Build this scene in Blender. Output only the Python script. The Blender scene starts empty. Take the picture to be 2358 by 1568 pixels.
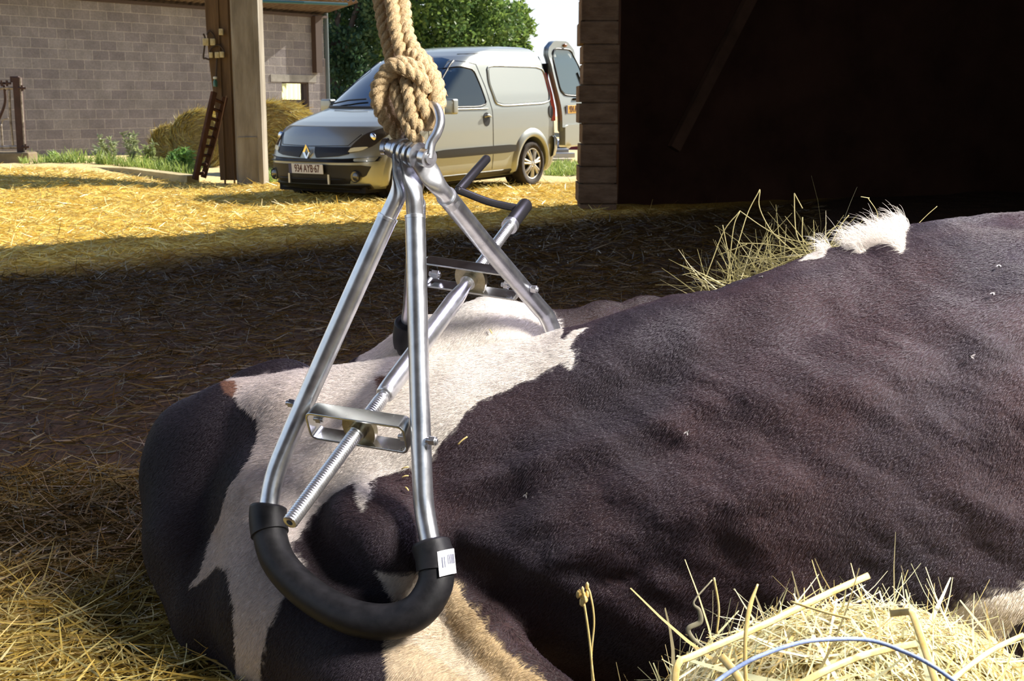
import bpy, bmesh, math, random
import numpy as np
from mathutils import Vector, Matrix
random.seed(7); np.random.seed(7)
SC = bpy.context.scene; COL = SC.collection
# ------------------------------------------------------------------ camera
F_PX = 2900.0; W_PX = 2358; H_PX = 1568; PITCH = 0.186; CAM_H = 1.08
cd = bpy.data.cameras.new('camera'); cam = bpy.data.objects.new('camera', cd); COL.objects.link(cam)
cam.location = (0, 0, CAM_H); cam.rotation_euler = (math.pi/2-PITCH, 0, 0)
cd.sensor_fit = 'HORIZONTAL'; cd.sensor_width = 36; cd.lens = 36*F_PX/W_PX; cd.clip_end = 400; cd.clip_start = .05
cd.dof.use_dof = True; cd.dof.focus_distance = 2.35; cd.dof.aperture_fstop = 22
SC.camera = cam
# ------------------------------------------------------------------ sky, sun, added area lights, exposure
SC.view_settings.view_transform = 'Standard'; SC.view_settings.look = 'None'
SC.view_settings.exposure = 0.0; SC.view_settings.gamma = 1.0; SC.view_settings.use_curve_mapping = False
world = bpy.data.worlds.new('sky'); SC.world = world; world.use_nodes = True
_n = world.node_tree.nodes; _l = world.node_tree.links; _n.clear()
_o = _n.new('ShaderNodeOutputWorld'); _b = _n.new('ShaderNodeBackground'); _t = _n.new('ShaderNodeTexCoord')
_s = _n.new('ShaderNodeSeparateXYZ'); _r = _n.new('ShaderNodeValToRGB')
_l.new(_t.outputs['Generated'], _s.inputs[0]); _l.new(_s.outputs['Z'], _r.inputs[0]); _l.new(_r.outputs[0], _b.inputs[0]); _l.new(_b.outputs[0], _o.inputs[0])
_r.color_ramp.elements[0].position = 0.0; _r.color_ramp.elements[0].color = (1.0, 1.0, 1.0, 1)
_r.color_ramp.elements[1].position = 0.75; _r.color_ramp.elements[1].color = (.10, .22, .55, 1)
_e = _r.color_ramp.elements.new(0.16); _e.color = (.72, .86, 1.0, 1)
_b.inputs[1].default_value = 1.15
SUN_AZ = Vector((.742, .671, 0)); SUN_EL = math.radians(32)
sd = bpy.data.lights.new('sun', 'SUN'); sun = bpy.data.objects.new('sun', sd); COL.objects.link(sun)
sd.energy = 12; sd.angle = .009; sd.color = (1.0, .93, .80)
sv = Vector((SUN_AZ.x*math.cos(SUN_EL), SUN_AZ.y*math.cos(SUN_EL), math.sin(SUN_EL)))
sun.rotation_euler = sv.to_track_quat('Z', 'Y').to_euler(); sun.location = (20, 20, 20)
def area(name, loc, target, size, power, color):
    d = bpy.data.lights.new(name, 'AREA'); o = bpy.data.objects.new(name, d); COL.objects.link(o)
    d.energy = power; d.size = size; d.color = color; d.shape = 'SQUARE'
    o.location = loc; o.rotation_euler = (Vector(loc)-Vector(target)).to_track_quat('Z', 'Y').to_euler()
    return o
area('flash_light', (1.75, 1.0, 2.1), (-.05, 2.3, .5), .6, 172, (1.0, .95, .90))  # unseen area light added right of the camera, standing in for a flash
area('sheen_light', (1.7, 3.3, 3.8), (.5, 2.4, .5), 1.6, 150, (.78, .74, 1.0))  # unseen overhead light added to put a violet sheen on the coat
# ------------------------------------------------------------------ helpers
CP, SP = math.cos(PITCH), math.sin(PITCH)
def P(px, py, d):
    """a place in the yard or barn from its bearing and its distance along the view axis"""
    x = (px-W_PX/2)/F_PX*d; y = (H_PX/2-py)/F_PX*d
    return Vector((x, d*CP+y*SP, CAM_H+y*CP-d*SP))
def G(px, py, z=0.0):
    a = P(px, py, 1)-Vector((0, 0, CAM_H)); t = (z-CAM_H)/a.z
    return Vector((0, 0, CAM_H))+a*t
def XY(px, Y, z=0.0):
    """point at forward distance Y and height z on bearing px"""
    d = Y*CP+(CAM_H-z)*SP
    return Vector(((px-W_PX/2)/F_PX*d, Y, z))
def Zat(py, Y):
    k = (H_PX/2-py)/F_PX   # z so that (Y,z) sits on row py
    return CAM_H + Y*(k*CP-SP)/(CP+k*SP)
def tag(o, label=None, cat=None, group=None, kind=None):
    for k, v in (('label', label), ('category', cat), ('group', group), ('kind', kind)):
        if v: o[k] = v
    return o
def empty(name, loc=(0,0,0), rz=0):
    o = bpy.data.objects.new(name, None); COL.objects.link(o); o.location = loc; o.rotation_euler = (0,0,rz); o.empty_display_size = .1
    bpy.context.view_layer.update() if False else None
    return o
def link(name, me, mats, parent=None, smooth=True):
    if not isinstance(mats, (list, tuple)): mats = [mats]
    for m in mats: me.materials.append(m)
    if smooth:
        me.polygons.foreach_set('use_smooth', [True]*len(me.polygons))
    o = bpy.data.objects.new(name, me); COL.objects.link(o)
    if parent is not None:
        o.parent = parent
        if not parent.get('_local'):
            inv = parent_matrix(parent).inverted(); o.matrix_parent_inverse = inv
    return o
def parent_matrix(p):
    m = Matrix.LocRotScale(p.location, p.rotation_euler, p.scale)
    return m if p.parent is None else parent_matrix(p.parent) @ p.matrix_parent_inverse @ m
class MB:
    """collects geometry for one mesh"""
    def __init__(s): s.v = []; s.f = []; s.m = []
    def add(s, vs, fs, mi=0):
        b = len(s.v); s.v += [tuple(v) for v in vs]; s.f += [tuple(b+i for i in f) for f in fs]; s.m += [mi]*len(fs); return s
    def box(s, a, b, mi=0, M=None):
        x0,y0,z0 = a; x1,y1,z1 = b
        vs = [Vector(p) for p in ((x0,y0,z0),(x1,y0,z0),(x1,y1,z0),(x0,y1,z0),(x0,y0,z1),(x1,y0,z1),(x1,y1,z1),(x0,y1,z1))]
        if M is not None: vs = [M @ v for v in vs]
        return s.add(vs, [(0,3,2,1),(4,5,6,7),(0,1,5,4),(1,2,6,5),(2,3,7,6),(3,0,4,7)], mi)
    def bar(s, p, q, w, h, up=Vector((0,0,1)), mi=0):
        p, q = Vector(p), Vector(q); d = (q-p); L = d.length; d.normalize(); x = d.cross(up).normalized(); u = x.cross(d)
        M = Matrix((( x.x,d.x,u.x,p.x),(x.y,d.y,u.y,p.y),(x.z,d.z,u.z,p.z),(0,0,0,1)))
        return s.box((-w/2,0,-h/2),(w/2,L,h/2),mi,M)
    def tube(s, pts, r, n=16, mi=0, caps=True, closed=False, prof=None):
        pts = [Vector(p) for p in pts]; N = len(pts)
        rs = r if isinstance(r, (list, tuple, np.ndarray)) else [r]*N
        tans = []
        for i in range(N):
            a = pts[(i-1) % N] if (closed or i > 0) else pts[i]; b = pts[(i+1) % N] if (closed or i < N-1) else pts[i]
            t = (b-a); tans.append(t.normalized() if t.length > 1e-9 else Vector((0,0,1)))
        u = tans[0].orthogonal().normalized(); vs = []
        for i in range(N):
            t = tans[i]; u = (u-t*u.dot(t)); u.normalize(); w = t.cross(u)
            for k in range(n):
                a = 2*math.pi*k/n; rr = rs[i]*(prof(i, a) if prof else 1)
                vs.append(pts[i]+(u*math.cos(a)+w*math.sin(a))*rr)
        fs = []
        for i in range(N if closed else N-1):
            j = (i+1) % N
            for k in range(n):
                k2 = (k+1) % n; fs.append((i*n+k, i*n+k2, j*n+k2, j*n+k))
        if caps and not closed:
            fs.append(tuple(range(n-1,-1,-1))); fs.append(tuple((N-1)*n+k for k in range(n)))
        return s.add(vs, fs, mi)
    def cyl(s, p, q, r, n=24, mi=0, r2=None):
        return s.tube([p, q], [r, r if r2 is None else r2], n, mi)
    def prism(s, poly, ax, ay, az, o, h, mi=0):
        """extrude a 2D polygon (in ax, ay at origin o) by h along az"""
        o = Vector(o); ax, ay, az = Vector(ax), Vector(ay), Vector(az); n = len(poly)
        vs = [o+ax*x+ay*y for x, y in poly]+[o+ax*x+ay*y+az*h for x, y in poly]
        fs = [tuple(range(n-1,-1,-1)), tuple(range(n, 2*n))]+[(i,(i+1)%n,n+(i+1)%n,n+i) for i in range(n)]
        return s.add(vs, fs, mi)
    def ball(s, c, r, n=12, mi=0, sc=(1,1,1)):
        c = Vector(c); vs = [c+Vector((0,0,r*sc[2]))]; m = n//2
        for i in range(1, m):
            a = math.pi*i/m
            for k in range(n):
                b = 2*math.pi*k/n; vs.append(c+Vector((r*sc[0]*math.sin(a)*math.cos(b), r*sc[1]*math.sin(a)*math.sin(b), r*sc[2]*math.cos(a))))
        vs.append(c-Vector((0,0,r*sc[2]))); fs = []
        for k in range(n): fs.append((0,1+k,1+(k+1)%n)); fs.append((len(vs)-1, 1+(m-2)*n+(k+1)%n, 1+(m-2)*n+k))
        for i in range(m-2):
            for k in range(n): fs.append((1+i*n+k, 1+(i+1)*n+k, 1+(i+1)*n+(k+1)%n, 1+i*n+(k+1)%n))
        return s.add(vs, fs, mi)
    def build(s, name, mats, parent=None, smooth=False, angle=None, bevel=0):
        me = bpy.data.meshes.new(name); me.from_pydata(s.v, [], s.f); me.polygons.foreach_set('material_index', s.m)
        o = link(name, me, mats, parent, smooth or angle is not None)
        if angle is not None:
            bm = bmesh.new(); bm.from_mesh(me); ca = math.radians(angle)
            for e in bm.edges:
                if len(e.link_faces) == 2 and e.calc_face_angle(0) > ca: e.smooth = False
            bm.to_mesh(me); bm.free()
        if bevel:
            b = o.modifiers.new('bevel', 'BEVEL'); b.width = bevel; b.segments = 2; b.limit_method = 'ANGLE'; b.angle_limit = .7
        me.validate(); return o
def spline(pts, n=12, closed=False):
    """Catmull-Rom through the points"""
    pts = [Vector(p) for p in pts]; N = len(pts); out = []
    for i in range(N if closed else N-1):
        a = pts[(i-1)%N] if (closed or i>0) else pts[0]*2-pts[1]; b = pts[i]; c = pts[(i+1)%N]; d = pts[(i+2)%N] if (closed or i+2<N) else pts[-1]*2-pts[-2]
        for k in range(n):
            t = k/n; out.append(.5*((2*b)+(c-a)*t+(2*a-5*b+4*c-d)*t*t+(3*b-a-3*c+d)*t**3))
    if not closed: out.append(pts[-1])
    return out
def fastmesh(name, V, Fq, mats, parent=None, smooth=False):
    """V (n,3) array, Fq (m,k) array of equal-sized faces"""
    me = bpy.data.meshes.new(name); V = np.asarray(V, np.float32); Fq = np.asarray(Fq, np.int32); k = Fq.shape[1]
    me.vertices.add(len(V)); me.vertices.foreach_set('co', V.ravel()); me.loops.add(Fq.size); me.loops.foreach_set('vertex_index', Fq.ravel())
    me.polygons.add(len(Fq)); me.polygons.foreach_set('loop_start', np.arange(len(Fq), dtype=np.int32)*k); me.polygons.foreach_set('loop_total', np.full(len(Fq), k, np.int32))
    me.update(calc_edges=True)
    return link(name, me, mats, parent, smooth)
def setcol(me, cols, name='tint'):
    a = me.color_attributes.new(name, 'FLOAT_COLOR', 'POINT'); c = np.ones((len(me.vertices), 4), np.float32); c[:, :3] = cols; a.data.foreach_set('color', c.ravel())
# ---- materials
def mat(name, base=(.5,.5,.5), rough=.6, metal=0, spec=.5, **kw):
    m = bpy.data.materials.new(name); m.use_nodes = True; nt = m.node_tree; b = nt.nodes['Principled BSDF']
    b.inputs['Base Color'].default_value = (*base, 1); b.inputs['Roughness'].default_value = rough; b.inputs['Metallic'].default_value = metal
    b.inputs['Specular IOR Level'].default_value = spec
    for k, v in kw.items(): b.inputs[k.replace('_', ' ')].default_value = v
    m['b'] = 1
    return m
def nd(m, t, **inp):
    n = m.node_tree.nodes.new('ShaderNode'+t)
    for k, v in inp.items():
        k = k.replace('_', ' ')
        if k in n.inputs: n.inputs[k].default_value = v
    return n
def lk(m, a, b): m.node_tree.links.new(a, b)
def noisy(name, c1, c2, scale=8, rough=.7, bump=.2, detail=6, metal=0, dist=.01, spec=.4, stretch=None, c3=None, lo=.35, hi=.65, rvar=0, **kw):
    """procedural two or three tone noise material in object space"""
    m = mat(name, c1, rough, metal, spec, **kw); b = m.node_tree.nodes['Principled BSDF']
    tc = nd(m, 'TexCoord'); mp = nd(m, 'Mapping'); lk(m, tc.outputs['Object'], mp.inputs[0])
    if stretch: mp.inputs['Scale'].default_value = stretch
    n = nd(m, 'TexNoise', Scale=scale, Detail=detail, Roughness=.65); lk(m, mp.outputs[0], n.inputs['Vector'])
    r = nd(m, 'ValToRGB'); r.color_ramp.elements[0].position = lo; r.color_ramp.elements[1].position = hi
    r.color_ramp.elements[0].color = (*c1, 1); r.color_ramp.elements[1].color = (*c2, 1)
    if c3: e = r.color_ramp.elements.new((lo+hi)/2); e.color = (*c3, 1)
    lk(m, n.outputs['Fac'], r.inputs[0]); lk(m, r.outputs[0], b.inputs['Base Color'])
    if rvar:
        mr = nd(m, 'MapRange', To_Min=rough-rvar, To_Max=rough+rvar); lk(m, n.outputs['Fac'], mr.inputs[0]); lk(m, mr.outputs[0], b.inputs['Roughness'])
    if bump:
        bp = nd(m, 'Bump', Strength=bump, Distance=dist); lk(m, n.outputs['Fac'], bp.inputs['Height']); lk(m, bp.outputs[0], b.inputs['Normal'])
    return m
def vnoise(p, seed=0):
    """cheap smooth value noise, p (...,3) array -> (-1..1)"""
    p = np.asarray(p, np.float64); i = np.floor(p).astype(np.int64); f = p-i; f = f*f*(3-2*f)
    def h(a, b, c):
        n = (a*374761393+b*668265263+c*2147483647+seed*974634777) & 0xffffffff
        n = ((n ^ (n >> 13))*1274126177) & 0xffffffff; return ((n ^ (n >> 16)) & 0xffff)/32767.5-1
    r = 0
    for dx in (0,1):
        for dy in (0,1):
            for dz in (0,1):
                w = (f[...,0] if dx else 1-f[...,0])*(f[...,1] if dy else 1-f[...,1])*(f[...,2] if dz else 1-f[...,2])
                r = r+w*h(i[...,0]+dx, i[...,1]+dy, i[...,2]+dz)
    return r
def fbm(p, o=4, seed=0):
    r = 0; a = 1; s = 0
    for k in range(o): r = r+a*vnoise(np.asarray(p)*2**k, seed+k); s += a; a *= .5
    return r/s
M_GALV = noisy('galvanised_steel', (.56,.58,.61), (.76,.78,.81), 30, .31, .08, 8, metal=.95, dist=.002, rvar=.1)
M_ZINC = noisy('bright_zinc', (.66,.67,.69), (.80,.81,.83), 60, .30, .04, 4, metal=.92, dist=.001, rvar=.06)
M_BRACK = noisy('zinc_yellow_passivated', (.55,.56,.54), (.70,.70,.66), 25, .25, .06, 6, metal=1, dist=.002, rvar=.1)
M_RUBBER = noisy('black_rubber', (.009,.009,.010), (.020,.019,.021), 40, .5, .25, 8, dist=.002, spec=.3, rvar=.12)
M_BLACK = mat('black_steel', (.03,.028,.03), .35, .2)
# ================================================================== ground and buildings
def gz(X, Y):
    X = np.asarray(X, float); Y = np.asarray(Y, float)
    rise = .20*np.clip((-X-4.2)/2.0, 0, 1)*np.clip((Y-13.2)/2.2, 0, 1)*np.clip((19.8-Y)/.8, 0, 1)
    rise += .06*np.clip((Y-7.5)/.8, 0, 1)*np.clip((9.6-Y)/.5, 0, 1)*0
    p = np.stack([X, Y, X*0], -1)
    b = .035*fbm(p*.9, 3, 2)+.018*fbm(p*4, 3, 8)
    near = np.clip((Y-6)/4, .35, 1)
    return rise+b*near+.02*np.clip((-X-.7)/.4, 0, 1)*np.clip((3.2-Y)/.6, 0, 1)*fbm(p*8, 2, 4)
xs = np.unique(np.concatenate([np.linspace(-60, -14, 24), np.linspace(-14, 14, 360), np.linspace(14, 60, 24)]))
ys = np.unique(np.concatenate([np.linspace(-6, 1, 8), np.linspace(1, 24, 460), np.linspace(24, 110, 60)]))
XX, YY = np.meshgrid(xs, ys, indexing='ij'); ZZ = gz(XX, YY); nx, ny = len(xs), len(ys)
ii, jj = np.meshgrid(np.arange(nx-1), np.arange(ny-1), indexing='ij'); a = (ii*ny+jj).ravel()
M_GROUND = mat('straw_bedding', (.3,.2,.08), .9, 0, .2); m = M_GROUND; b = m.node_tree.nodes['Principled BSDF']
tc = nd(m, 'TexCoord'); sx = nd(m, 'SeparateXYZ'); lk(m, tc.outputs['Object'], sx.inputs[0])
hs = []
for rot, sc_ in ((.2,(9,60,9)), (1.25,(60,10,9)), (.75,(55,9,9))):
    mp = nd(m, 'Mapping'); mp.inputs['Rotation'].default_value = (0,0,rot); mp.inputs['Scale'].default_value = sc_; lk(m, tc.outputs['Object'], mp.inputs[0])
    n = nd(m, 'TexNoise', Scale=1.0, Detail=3, Roughness=.6); lk(m, mp.outputs[0], n.inputs['Vector']); hs.append(n)
mx = nd(m, 'Math'); mx.operation = 'MAXIMUM'; lk(m, hs[0].outputs['Fac'], mx.inputs[0]); lk(m, hs[1].outputs['Fac'], mx.inputs[1])
mx2 = nd(m, 'Math'); mx2.operation = 'MAXIMUM'; lk(m, mx.outputs[0], mx2.inputs[0]); lk(m, hs[2].outputs['Fac'], mx2.inputs[1])
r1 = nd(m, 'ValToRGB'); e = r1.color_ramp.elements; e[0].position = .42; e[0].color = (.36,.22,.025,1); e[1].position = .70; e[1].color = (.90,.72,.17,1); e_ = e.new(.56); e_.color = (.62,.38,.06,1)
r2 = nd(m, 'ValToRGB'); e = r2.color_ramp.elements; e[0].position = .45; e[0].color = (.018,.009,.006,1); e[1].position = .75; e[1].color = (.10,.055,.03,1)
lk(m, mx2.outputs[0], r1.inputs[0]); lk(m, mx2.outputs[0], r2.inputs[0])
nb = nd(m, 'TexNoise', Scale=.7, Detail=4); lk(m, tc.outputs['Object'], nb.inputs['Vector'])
# trodden dark bedding inside the barn, clean golden straw in the yard; shade is painted in too, along the barn's shadow edge
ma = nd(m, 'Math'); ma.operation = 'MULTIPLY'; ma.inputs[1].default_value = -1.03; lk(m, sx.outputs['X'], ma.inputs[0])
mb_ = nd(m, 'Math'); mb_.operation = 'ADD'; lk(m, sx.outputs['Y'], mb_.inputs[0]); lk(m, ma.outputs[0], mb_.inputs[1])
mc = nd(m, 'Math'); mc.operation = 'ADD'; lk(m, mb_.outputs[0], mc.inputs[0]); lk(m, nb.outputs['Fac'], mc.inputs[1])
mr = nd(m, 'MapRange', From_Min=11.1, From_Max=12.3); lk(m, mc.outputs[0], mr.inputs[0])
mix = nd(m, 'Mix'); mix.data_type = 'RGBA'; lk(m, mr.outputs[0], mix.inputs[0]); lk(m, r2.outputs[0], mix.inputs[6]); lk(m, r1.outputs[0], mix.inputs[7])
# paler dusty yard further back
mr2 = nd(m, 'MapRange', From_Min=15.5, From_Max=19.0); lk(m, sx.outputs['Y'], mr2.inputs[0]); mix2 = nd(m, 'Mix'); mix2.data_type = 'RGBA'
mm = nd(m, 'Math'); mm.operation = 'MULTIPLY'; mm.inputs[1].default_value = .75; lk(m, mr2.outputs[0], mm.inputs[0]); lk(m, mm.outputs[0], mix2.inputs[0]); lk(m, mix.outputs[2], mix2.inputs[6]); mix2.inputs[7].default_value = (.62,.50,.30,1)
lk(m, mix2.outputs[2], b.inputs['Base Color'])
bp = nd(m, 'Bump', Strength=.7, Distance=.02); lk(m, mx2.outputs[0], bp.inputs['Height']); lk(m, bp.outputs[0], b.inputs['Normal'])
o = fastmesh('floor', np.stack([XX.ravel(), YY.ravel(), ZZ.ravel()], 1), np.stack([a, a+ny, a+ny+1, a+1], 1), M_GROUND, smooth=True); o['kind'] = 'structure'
def tinted(name, rough=.6, spec=.3, trans=0):
    m = mat(name, (.5,.5,.5), rough, 0, spec); b = m.node_tree.nodes['Principled BSDF']
    a = nd(m, 'Attribute'); a.attribute_name = 'tint'; lk(m, a.outputs['Color'], b.inputs['Base Color'])
    if trans:
        t = nd(m, 'BsdfTranslucent'); lk(m, a.outputs['Color'], t.inputs['Color']); x = nd(m, 'MixShader'); x.inputs[0].default_value = trans
        out = m.node_tree.nodes['Material Output']; lk(m, b.outputs[0], x.inputs[1]); lk(m, t.outputs[0], x.inputs[2]); lk(m, x.outputs[0], out.inputs[0])
    return m
M_STRAW = tinted('straw_blades', .45, .45, .15); M_LEAF = tinted('leaf_green', .5, .3, .35)
def blades(name, base, direc, L, wid, cols, bend=.25, seg=3, parent=None, m=None, roll=None, seed=1):
    """curved ribbons: base (n,3), direc (n,3) unit, L (n,), wid (n,), cols (n,3)"""
    rg = np.random.RandomState(seed); n = len(base)
    side = np.cross(direc, rg.randn(n, 3) if roll is None else roll); side /= np.linalg.norm(side, axis=1)[:, None]+1e-9
    bd = np.cross(direc, side)*(rg.randn(n, 1)*bend)
    V = []
    for k in range(seg+1):
        t = k/seg; c = base+direc*(L[:, None]*t)+bd*(L[:, None]*t*t); w = side*(wid[:, None]*.5*(1-.75*max(0, t-.5)*2*.9))
        V += [c-w, c+w]
    V = np.stack(V, 1).reshape(-1, 3); k2 = 2*(seg+1); b0 = np.arange(n)[:, None]*k2
    F = np.concatenate([b0+np.array([2*k, 2*k+1, 2*k+3, 2*k+2]) for k in range(seg)])
    o = fastmesh(name, V, F, m or M_STRAW, parent, smooth=False); setcol(o.data, np.repeat(cols, k2, axis=0)); return o
def straw_cols(n, rg, dark=0.):
    pal = np.array([[.82,.63,.15],[.88,.76,.28],[.66,.46,.09],[.74,.66,.26],[.50,.35,.09]]); c = pal[rg.randint(0, 5, n)]*rg.uniform(.75, 1.15, (n, 1)); return np.clip(c*(1-dark), 0, 1)
def flatdir(n, rg, up=.12):
    a = rg.uniform(0, 2*np.pi, n); e = np.abs(rg.randn(n))*up; return np.stack([np.cos(a)*np.cos(e), np.sin(a)*np.cos(e), np.sin(e)], 1)
def scatter(name, n, x0, x1, y0, y1, L0, L1, w, dark, up, seed, seg=2, cond=None, lift=.012, bend=.2):
    rg = np.random.RandomState(seed); Y = np.sqrt(rg.uniform(y0*y0, y1*y1, n)) if y0 > 0 else rg.uniform(y0, y1, n); X = rg.uniform(x0, x1, n)*(Y/y1 if y0 > 4 else 1)
    if cond is not None: k = cond(X, Y); X, Y = X[k], Y[k]
    n = len(X); base = np.stack([X, Y, gz(X, Y)+rg.uniform(0, lift, n)], 1)
    d = dark(X, Y) if callable(dark) else dark
    c = straw_cols(n, rg); d = np.broadcast_to(d, (n,))[:, None]; c = c*(1-d)*(1-d*np.array([0, .28, .45]))
    return blades(name, base, flatdir(n, rg, up), rg.uniform(L0, L1, n), rg.uniform(.6, 1.3, n)*w, c, bend, seg, seed=seed)
dk = lambda X, Y: .90*(1-np.clip((Y-1.03*X-10.7)/1.2, 0, 1))  # darkens blades inside the shadow edge: trodden straw plus painted shade
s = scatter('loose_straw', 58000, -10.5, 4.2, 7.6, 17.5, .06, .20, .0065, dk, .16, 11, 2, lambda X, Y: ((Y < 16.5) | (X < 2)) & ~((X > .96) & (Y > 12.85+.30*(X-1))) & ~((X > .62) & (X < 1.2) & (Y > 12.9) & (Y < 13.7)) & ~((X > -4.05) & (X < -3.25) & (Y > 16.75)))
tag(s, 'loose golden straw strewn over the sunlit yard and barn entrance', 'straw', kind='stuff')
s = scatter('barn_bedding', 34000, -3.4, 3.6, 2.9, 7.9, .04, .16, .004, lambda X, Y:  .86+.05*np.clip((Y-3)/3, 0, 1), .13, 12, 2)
tag(s, 'dark trampled straw bedding covering the barn floor behind the cow', 'straw', kind='stuff')
s = scatter('hay_litter', 30000, -1.45, -.05, 1.9, 3.5, .04, .15, .0034, lambda X, Y: .12+.70*np.clip((Y-2.3)/.6, 0, 1), .10, 13, 4, lift=.05, bend=.22)  # stems darker towards the back, light falloff painted into their colour
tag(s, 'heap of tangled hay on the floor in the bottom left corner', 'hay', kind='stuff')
# ---- stone pier at the barn mouth
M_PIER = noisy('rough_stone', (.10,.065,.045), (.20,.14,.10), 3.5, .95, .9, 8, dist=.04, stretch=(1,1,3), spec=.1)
rg = random.Random(3); mb = MB(); z = -.1; x0 = XY(1336, 13.0).x; x1 = XY(1423, 13.0, 1).x
while z < 5.3:
    h = rg.uniform(.15, .24); e = rg.uniform(-.025, .02); mb.box((x0+e, 13.0+rg.uniform(-.012,.012), z), (x1+rg.uniform(-.01,.01), 13.6, z+h-.012)); mb.box((x0+.03, 13.03, z+h-.012), (x1-.02, 13.55, z+h)); z += h
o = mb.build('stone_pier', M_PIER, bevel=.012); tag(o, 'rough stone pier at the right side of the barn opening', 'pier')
M_DARKW = noisy('dark_wall', (.030,.015,.011), (.055,.028,.02), 1.2, .95, .5, 8, dist=.03, spec=.05)  # even near-black brown for the barn walls
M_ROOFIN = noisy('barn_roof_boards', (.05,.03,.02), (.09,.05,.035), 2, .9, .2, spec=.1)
def struct(name, mb, m, **k):
    o = mb.build(name, m, **k); o['kind'] = 'structure'; return o
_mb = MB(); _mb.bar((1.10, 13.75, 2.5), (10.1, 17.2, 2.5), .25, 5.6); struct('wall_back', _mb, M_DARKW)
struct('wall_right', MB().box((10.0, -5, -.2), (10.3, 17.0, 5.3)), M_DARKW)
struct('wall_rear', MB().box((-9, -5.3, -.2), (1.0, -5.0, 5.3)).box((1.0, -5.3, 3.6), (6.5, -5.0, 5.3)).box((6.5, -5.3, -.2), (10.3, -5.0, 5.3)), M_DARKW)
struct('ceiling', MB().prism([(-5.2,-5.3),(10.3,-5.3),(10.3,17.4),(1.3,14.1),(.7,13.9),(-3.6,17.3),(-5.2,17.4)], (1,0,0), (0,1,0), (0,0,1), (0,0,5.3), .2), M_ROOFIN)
mb = MB(); mb.bar((1.75, 13.78, .6), (3.0, 14.25, 3.0), .10, .12); tag(mb.build('wall_brace', M_ROOFIN), 'dim diagonal timber brace against the dark barn wall right of the stone pier', 'brace')
# ---- concrete post and brown column on the left
M_CONC = noisy('weathered_concrete_post', (.19,.165,.13), (.34,.31,.26), 2.2, .9, .5, 9, dist=.02, stretch=(2.5,2.5,.45), c3=(.26,.23,.185), spec=.15)
M_WOOD = noisy('brown_column_wood', (.085,.053,.03), (.155,.10,.055), 2.5, .85, .5, 8, dist=.015, stretch=(4,4,.35), spec=.15)
pa, pb = XY(549, 16.9, 0), XY(608, 16.9, 0)
mb = MB(); mb.box((pa.x, 16.9, -.1), (pb.x, 17.25, 5.3)); mb.box((pa.x-.035, 16.98, -.1), (pa.x, 17.25, 5.3)); mb.box((pb.x-.06, 16.875, .0), (pb.x+.005, 16.9, 5.3))
mb.box((pa.x+.02, 16.882, .63), (pb.x-.07, 16.9, .645))
o = mb.build('concrete_post', M_CONC, bevel=.012); tag(o, 'grey weathered concrete post standing beside the brown column', 'post')
def colx(px, py, Y): return XY(px, Y, Zat(py, Y)).x
Yc = 17.28; mb = MB(); L = [(507, 415), (500, 300), (492, 225), (482, 150), (474, 60), (471, 0), (462, -160)]; Rr = [(545, 418)]*7
vs = []; 
for (px, py) in L:
    z = Zat(py, Yc); xr = pa.x-.02; vs += [(colx(px, py, Yc), Yc, z), (xr, Yc-.0, z), (xr, Yc+.35, z), (colx(px, py, Yc), Yc+.35, z)]
fs = [(i*4+k, i*4+(k+1)%4, (i+1)*4+(k+1)%4, (i+1)*4+k) for i in range(len(L)-1) for k in range(4)]+[(3,2,1,0), tuple(len(vs)-4+k for k in range(4))]
mb.add(vs, fs)
xm = (vs[1][0]+vs[4][0])/2
for px in (508, 530): xx = XY(px, Yc, 1.5).x; mb.box((xx-.012, Yc-.02, -.05), (xx+.012, Yc+.01, 4.2))
o = mb.build('brown_column', M_WOOD, bevel=.008); tag(o, 'brown wooden column carrying switches, left of the concrete post', 'column')
struct('trim_1', MB().box((-5.0, 16.8, 5.0), (-3.3, 17.3, 5.3)), M_ROOFIN)
# electrical boxes on the column
M_CREAM = noisy('cream_plastic', (.42,.36,.20), (.55,.48,.28), 9, .6, .05, spec=.3); M_WIRE = mat('dark_cable', (.035,.02,.012), .7)
def on_col(px, py, w, h, nm, lab, grp=None, cat='switch', m=None, d=.05):
    z = Zat(py, Yc); x = XY(px, Yc, z).x; w = w/2900*17.2; h = h/2900*17.2
    mb = MB(); mb.box((x-w/2, Yc-d-.02, z-h/2), (x+w/2, Yc-.02, z+h/2)); o = mb.build(nm, m or M_CREAM, bevel=.006)
    mb = MB(); mb.box((x-w*.25, Yc-d-.028, z-h*.22), (x+w*.25, Yc-d-.02, z+h*.22)); mb.build('rocker', M_CREAM, o, bevel=.003)
    return tag(o, lab, cat, grp)
on_col(511, 74, 9, 14, 'light_switch', 'small cream switch, topmost on the brown column')
on_col(476, 97, 13, 16, 'socket_box', 'cream box left of the upper pair on the brown column', cat='electric box')
on_col(492, 97, 11, 15, 'socket_box', 'cream box right of the upper pair on the brown column', cat='electric box')
on_col(488, 127, 8, 12, 'socket_box', 'narrow cream box, leftmost of the lower three on the brown column', cat='electric box')
on_col(502, 127, 10, 13, 'socket_box', 'cream box in the middle of the lower three on the brown column', cat='electric box')
on_col(513, 126, 9, 13, 'socket_box', 'cream box, rightmost of the lower three on the brown column', cat='electric box')
def pc(px, py, dy=-.04): z = Zat(py, Yc); return (XY(px, Yc, z).x, Yc+dy, z)
mb = MB()
for pts in ([(478,80),(484,72),(494,82),(496,92)], [(484,120),(490,110),(504,104),(514,112),(518,120)], [(470,78),(474,92),(470,130),(473,136)], [(501,134),(500,160),(499,182)], [(473,134),(485,138)]):
    mb.tube(spline([pc(*q) for q in pts], 6), .012, 8)
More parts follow.
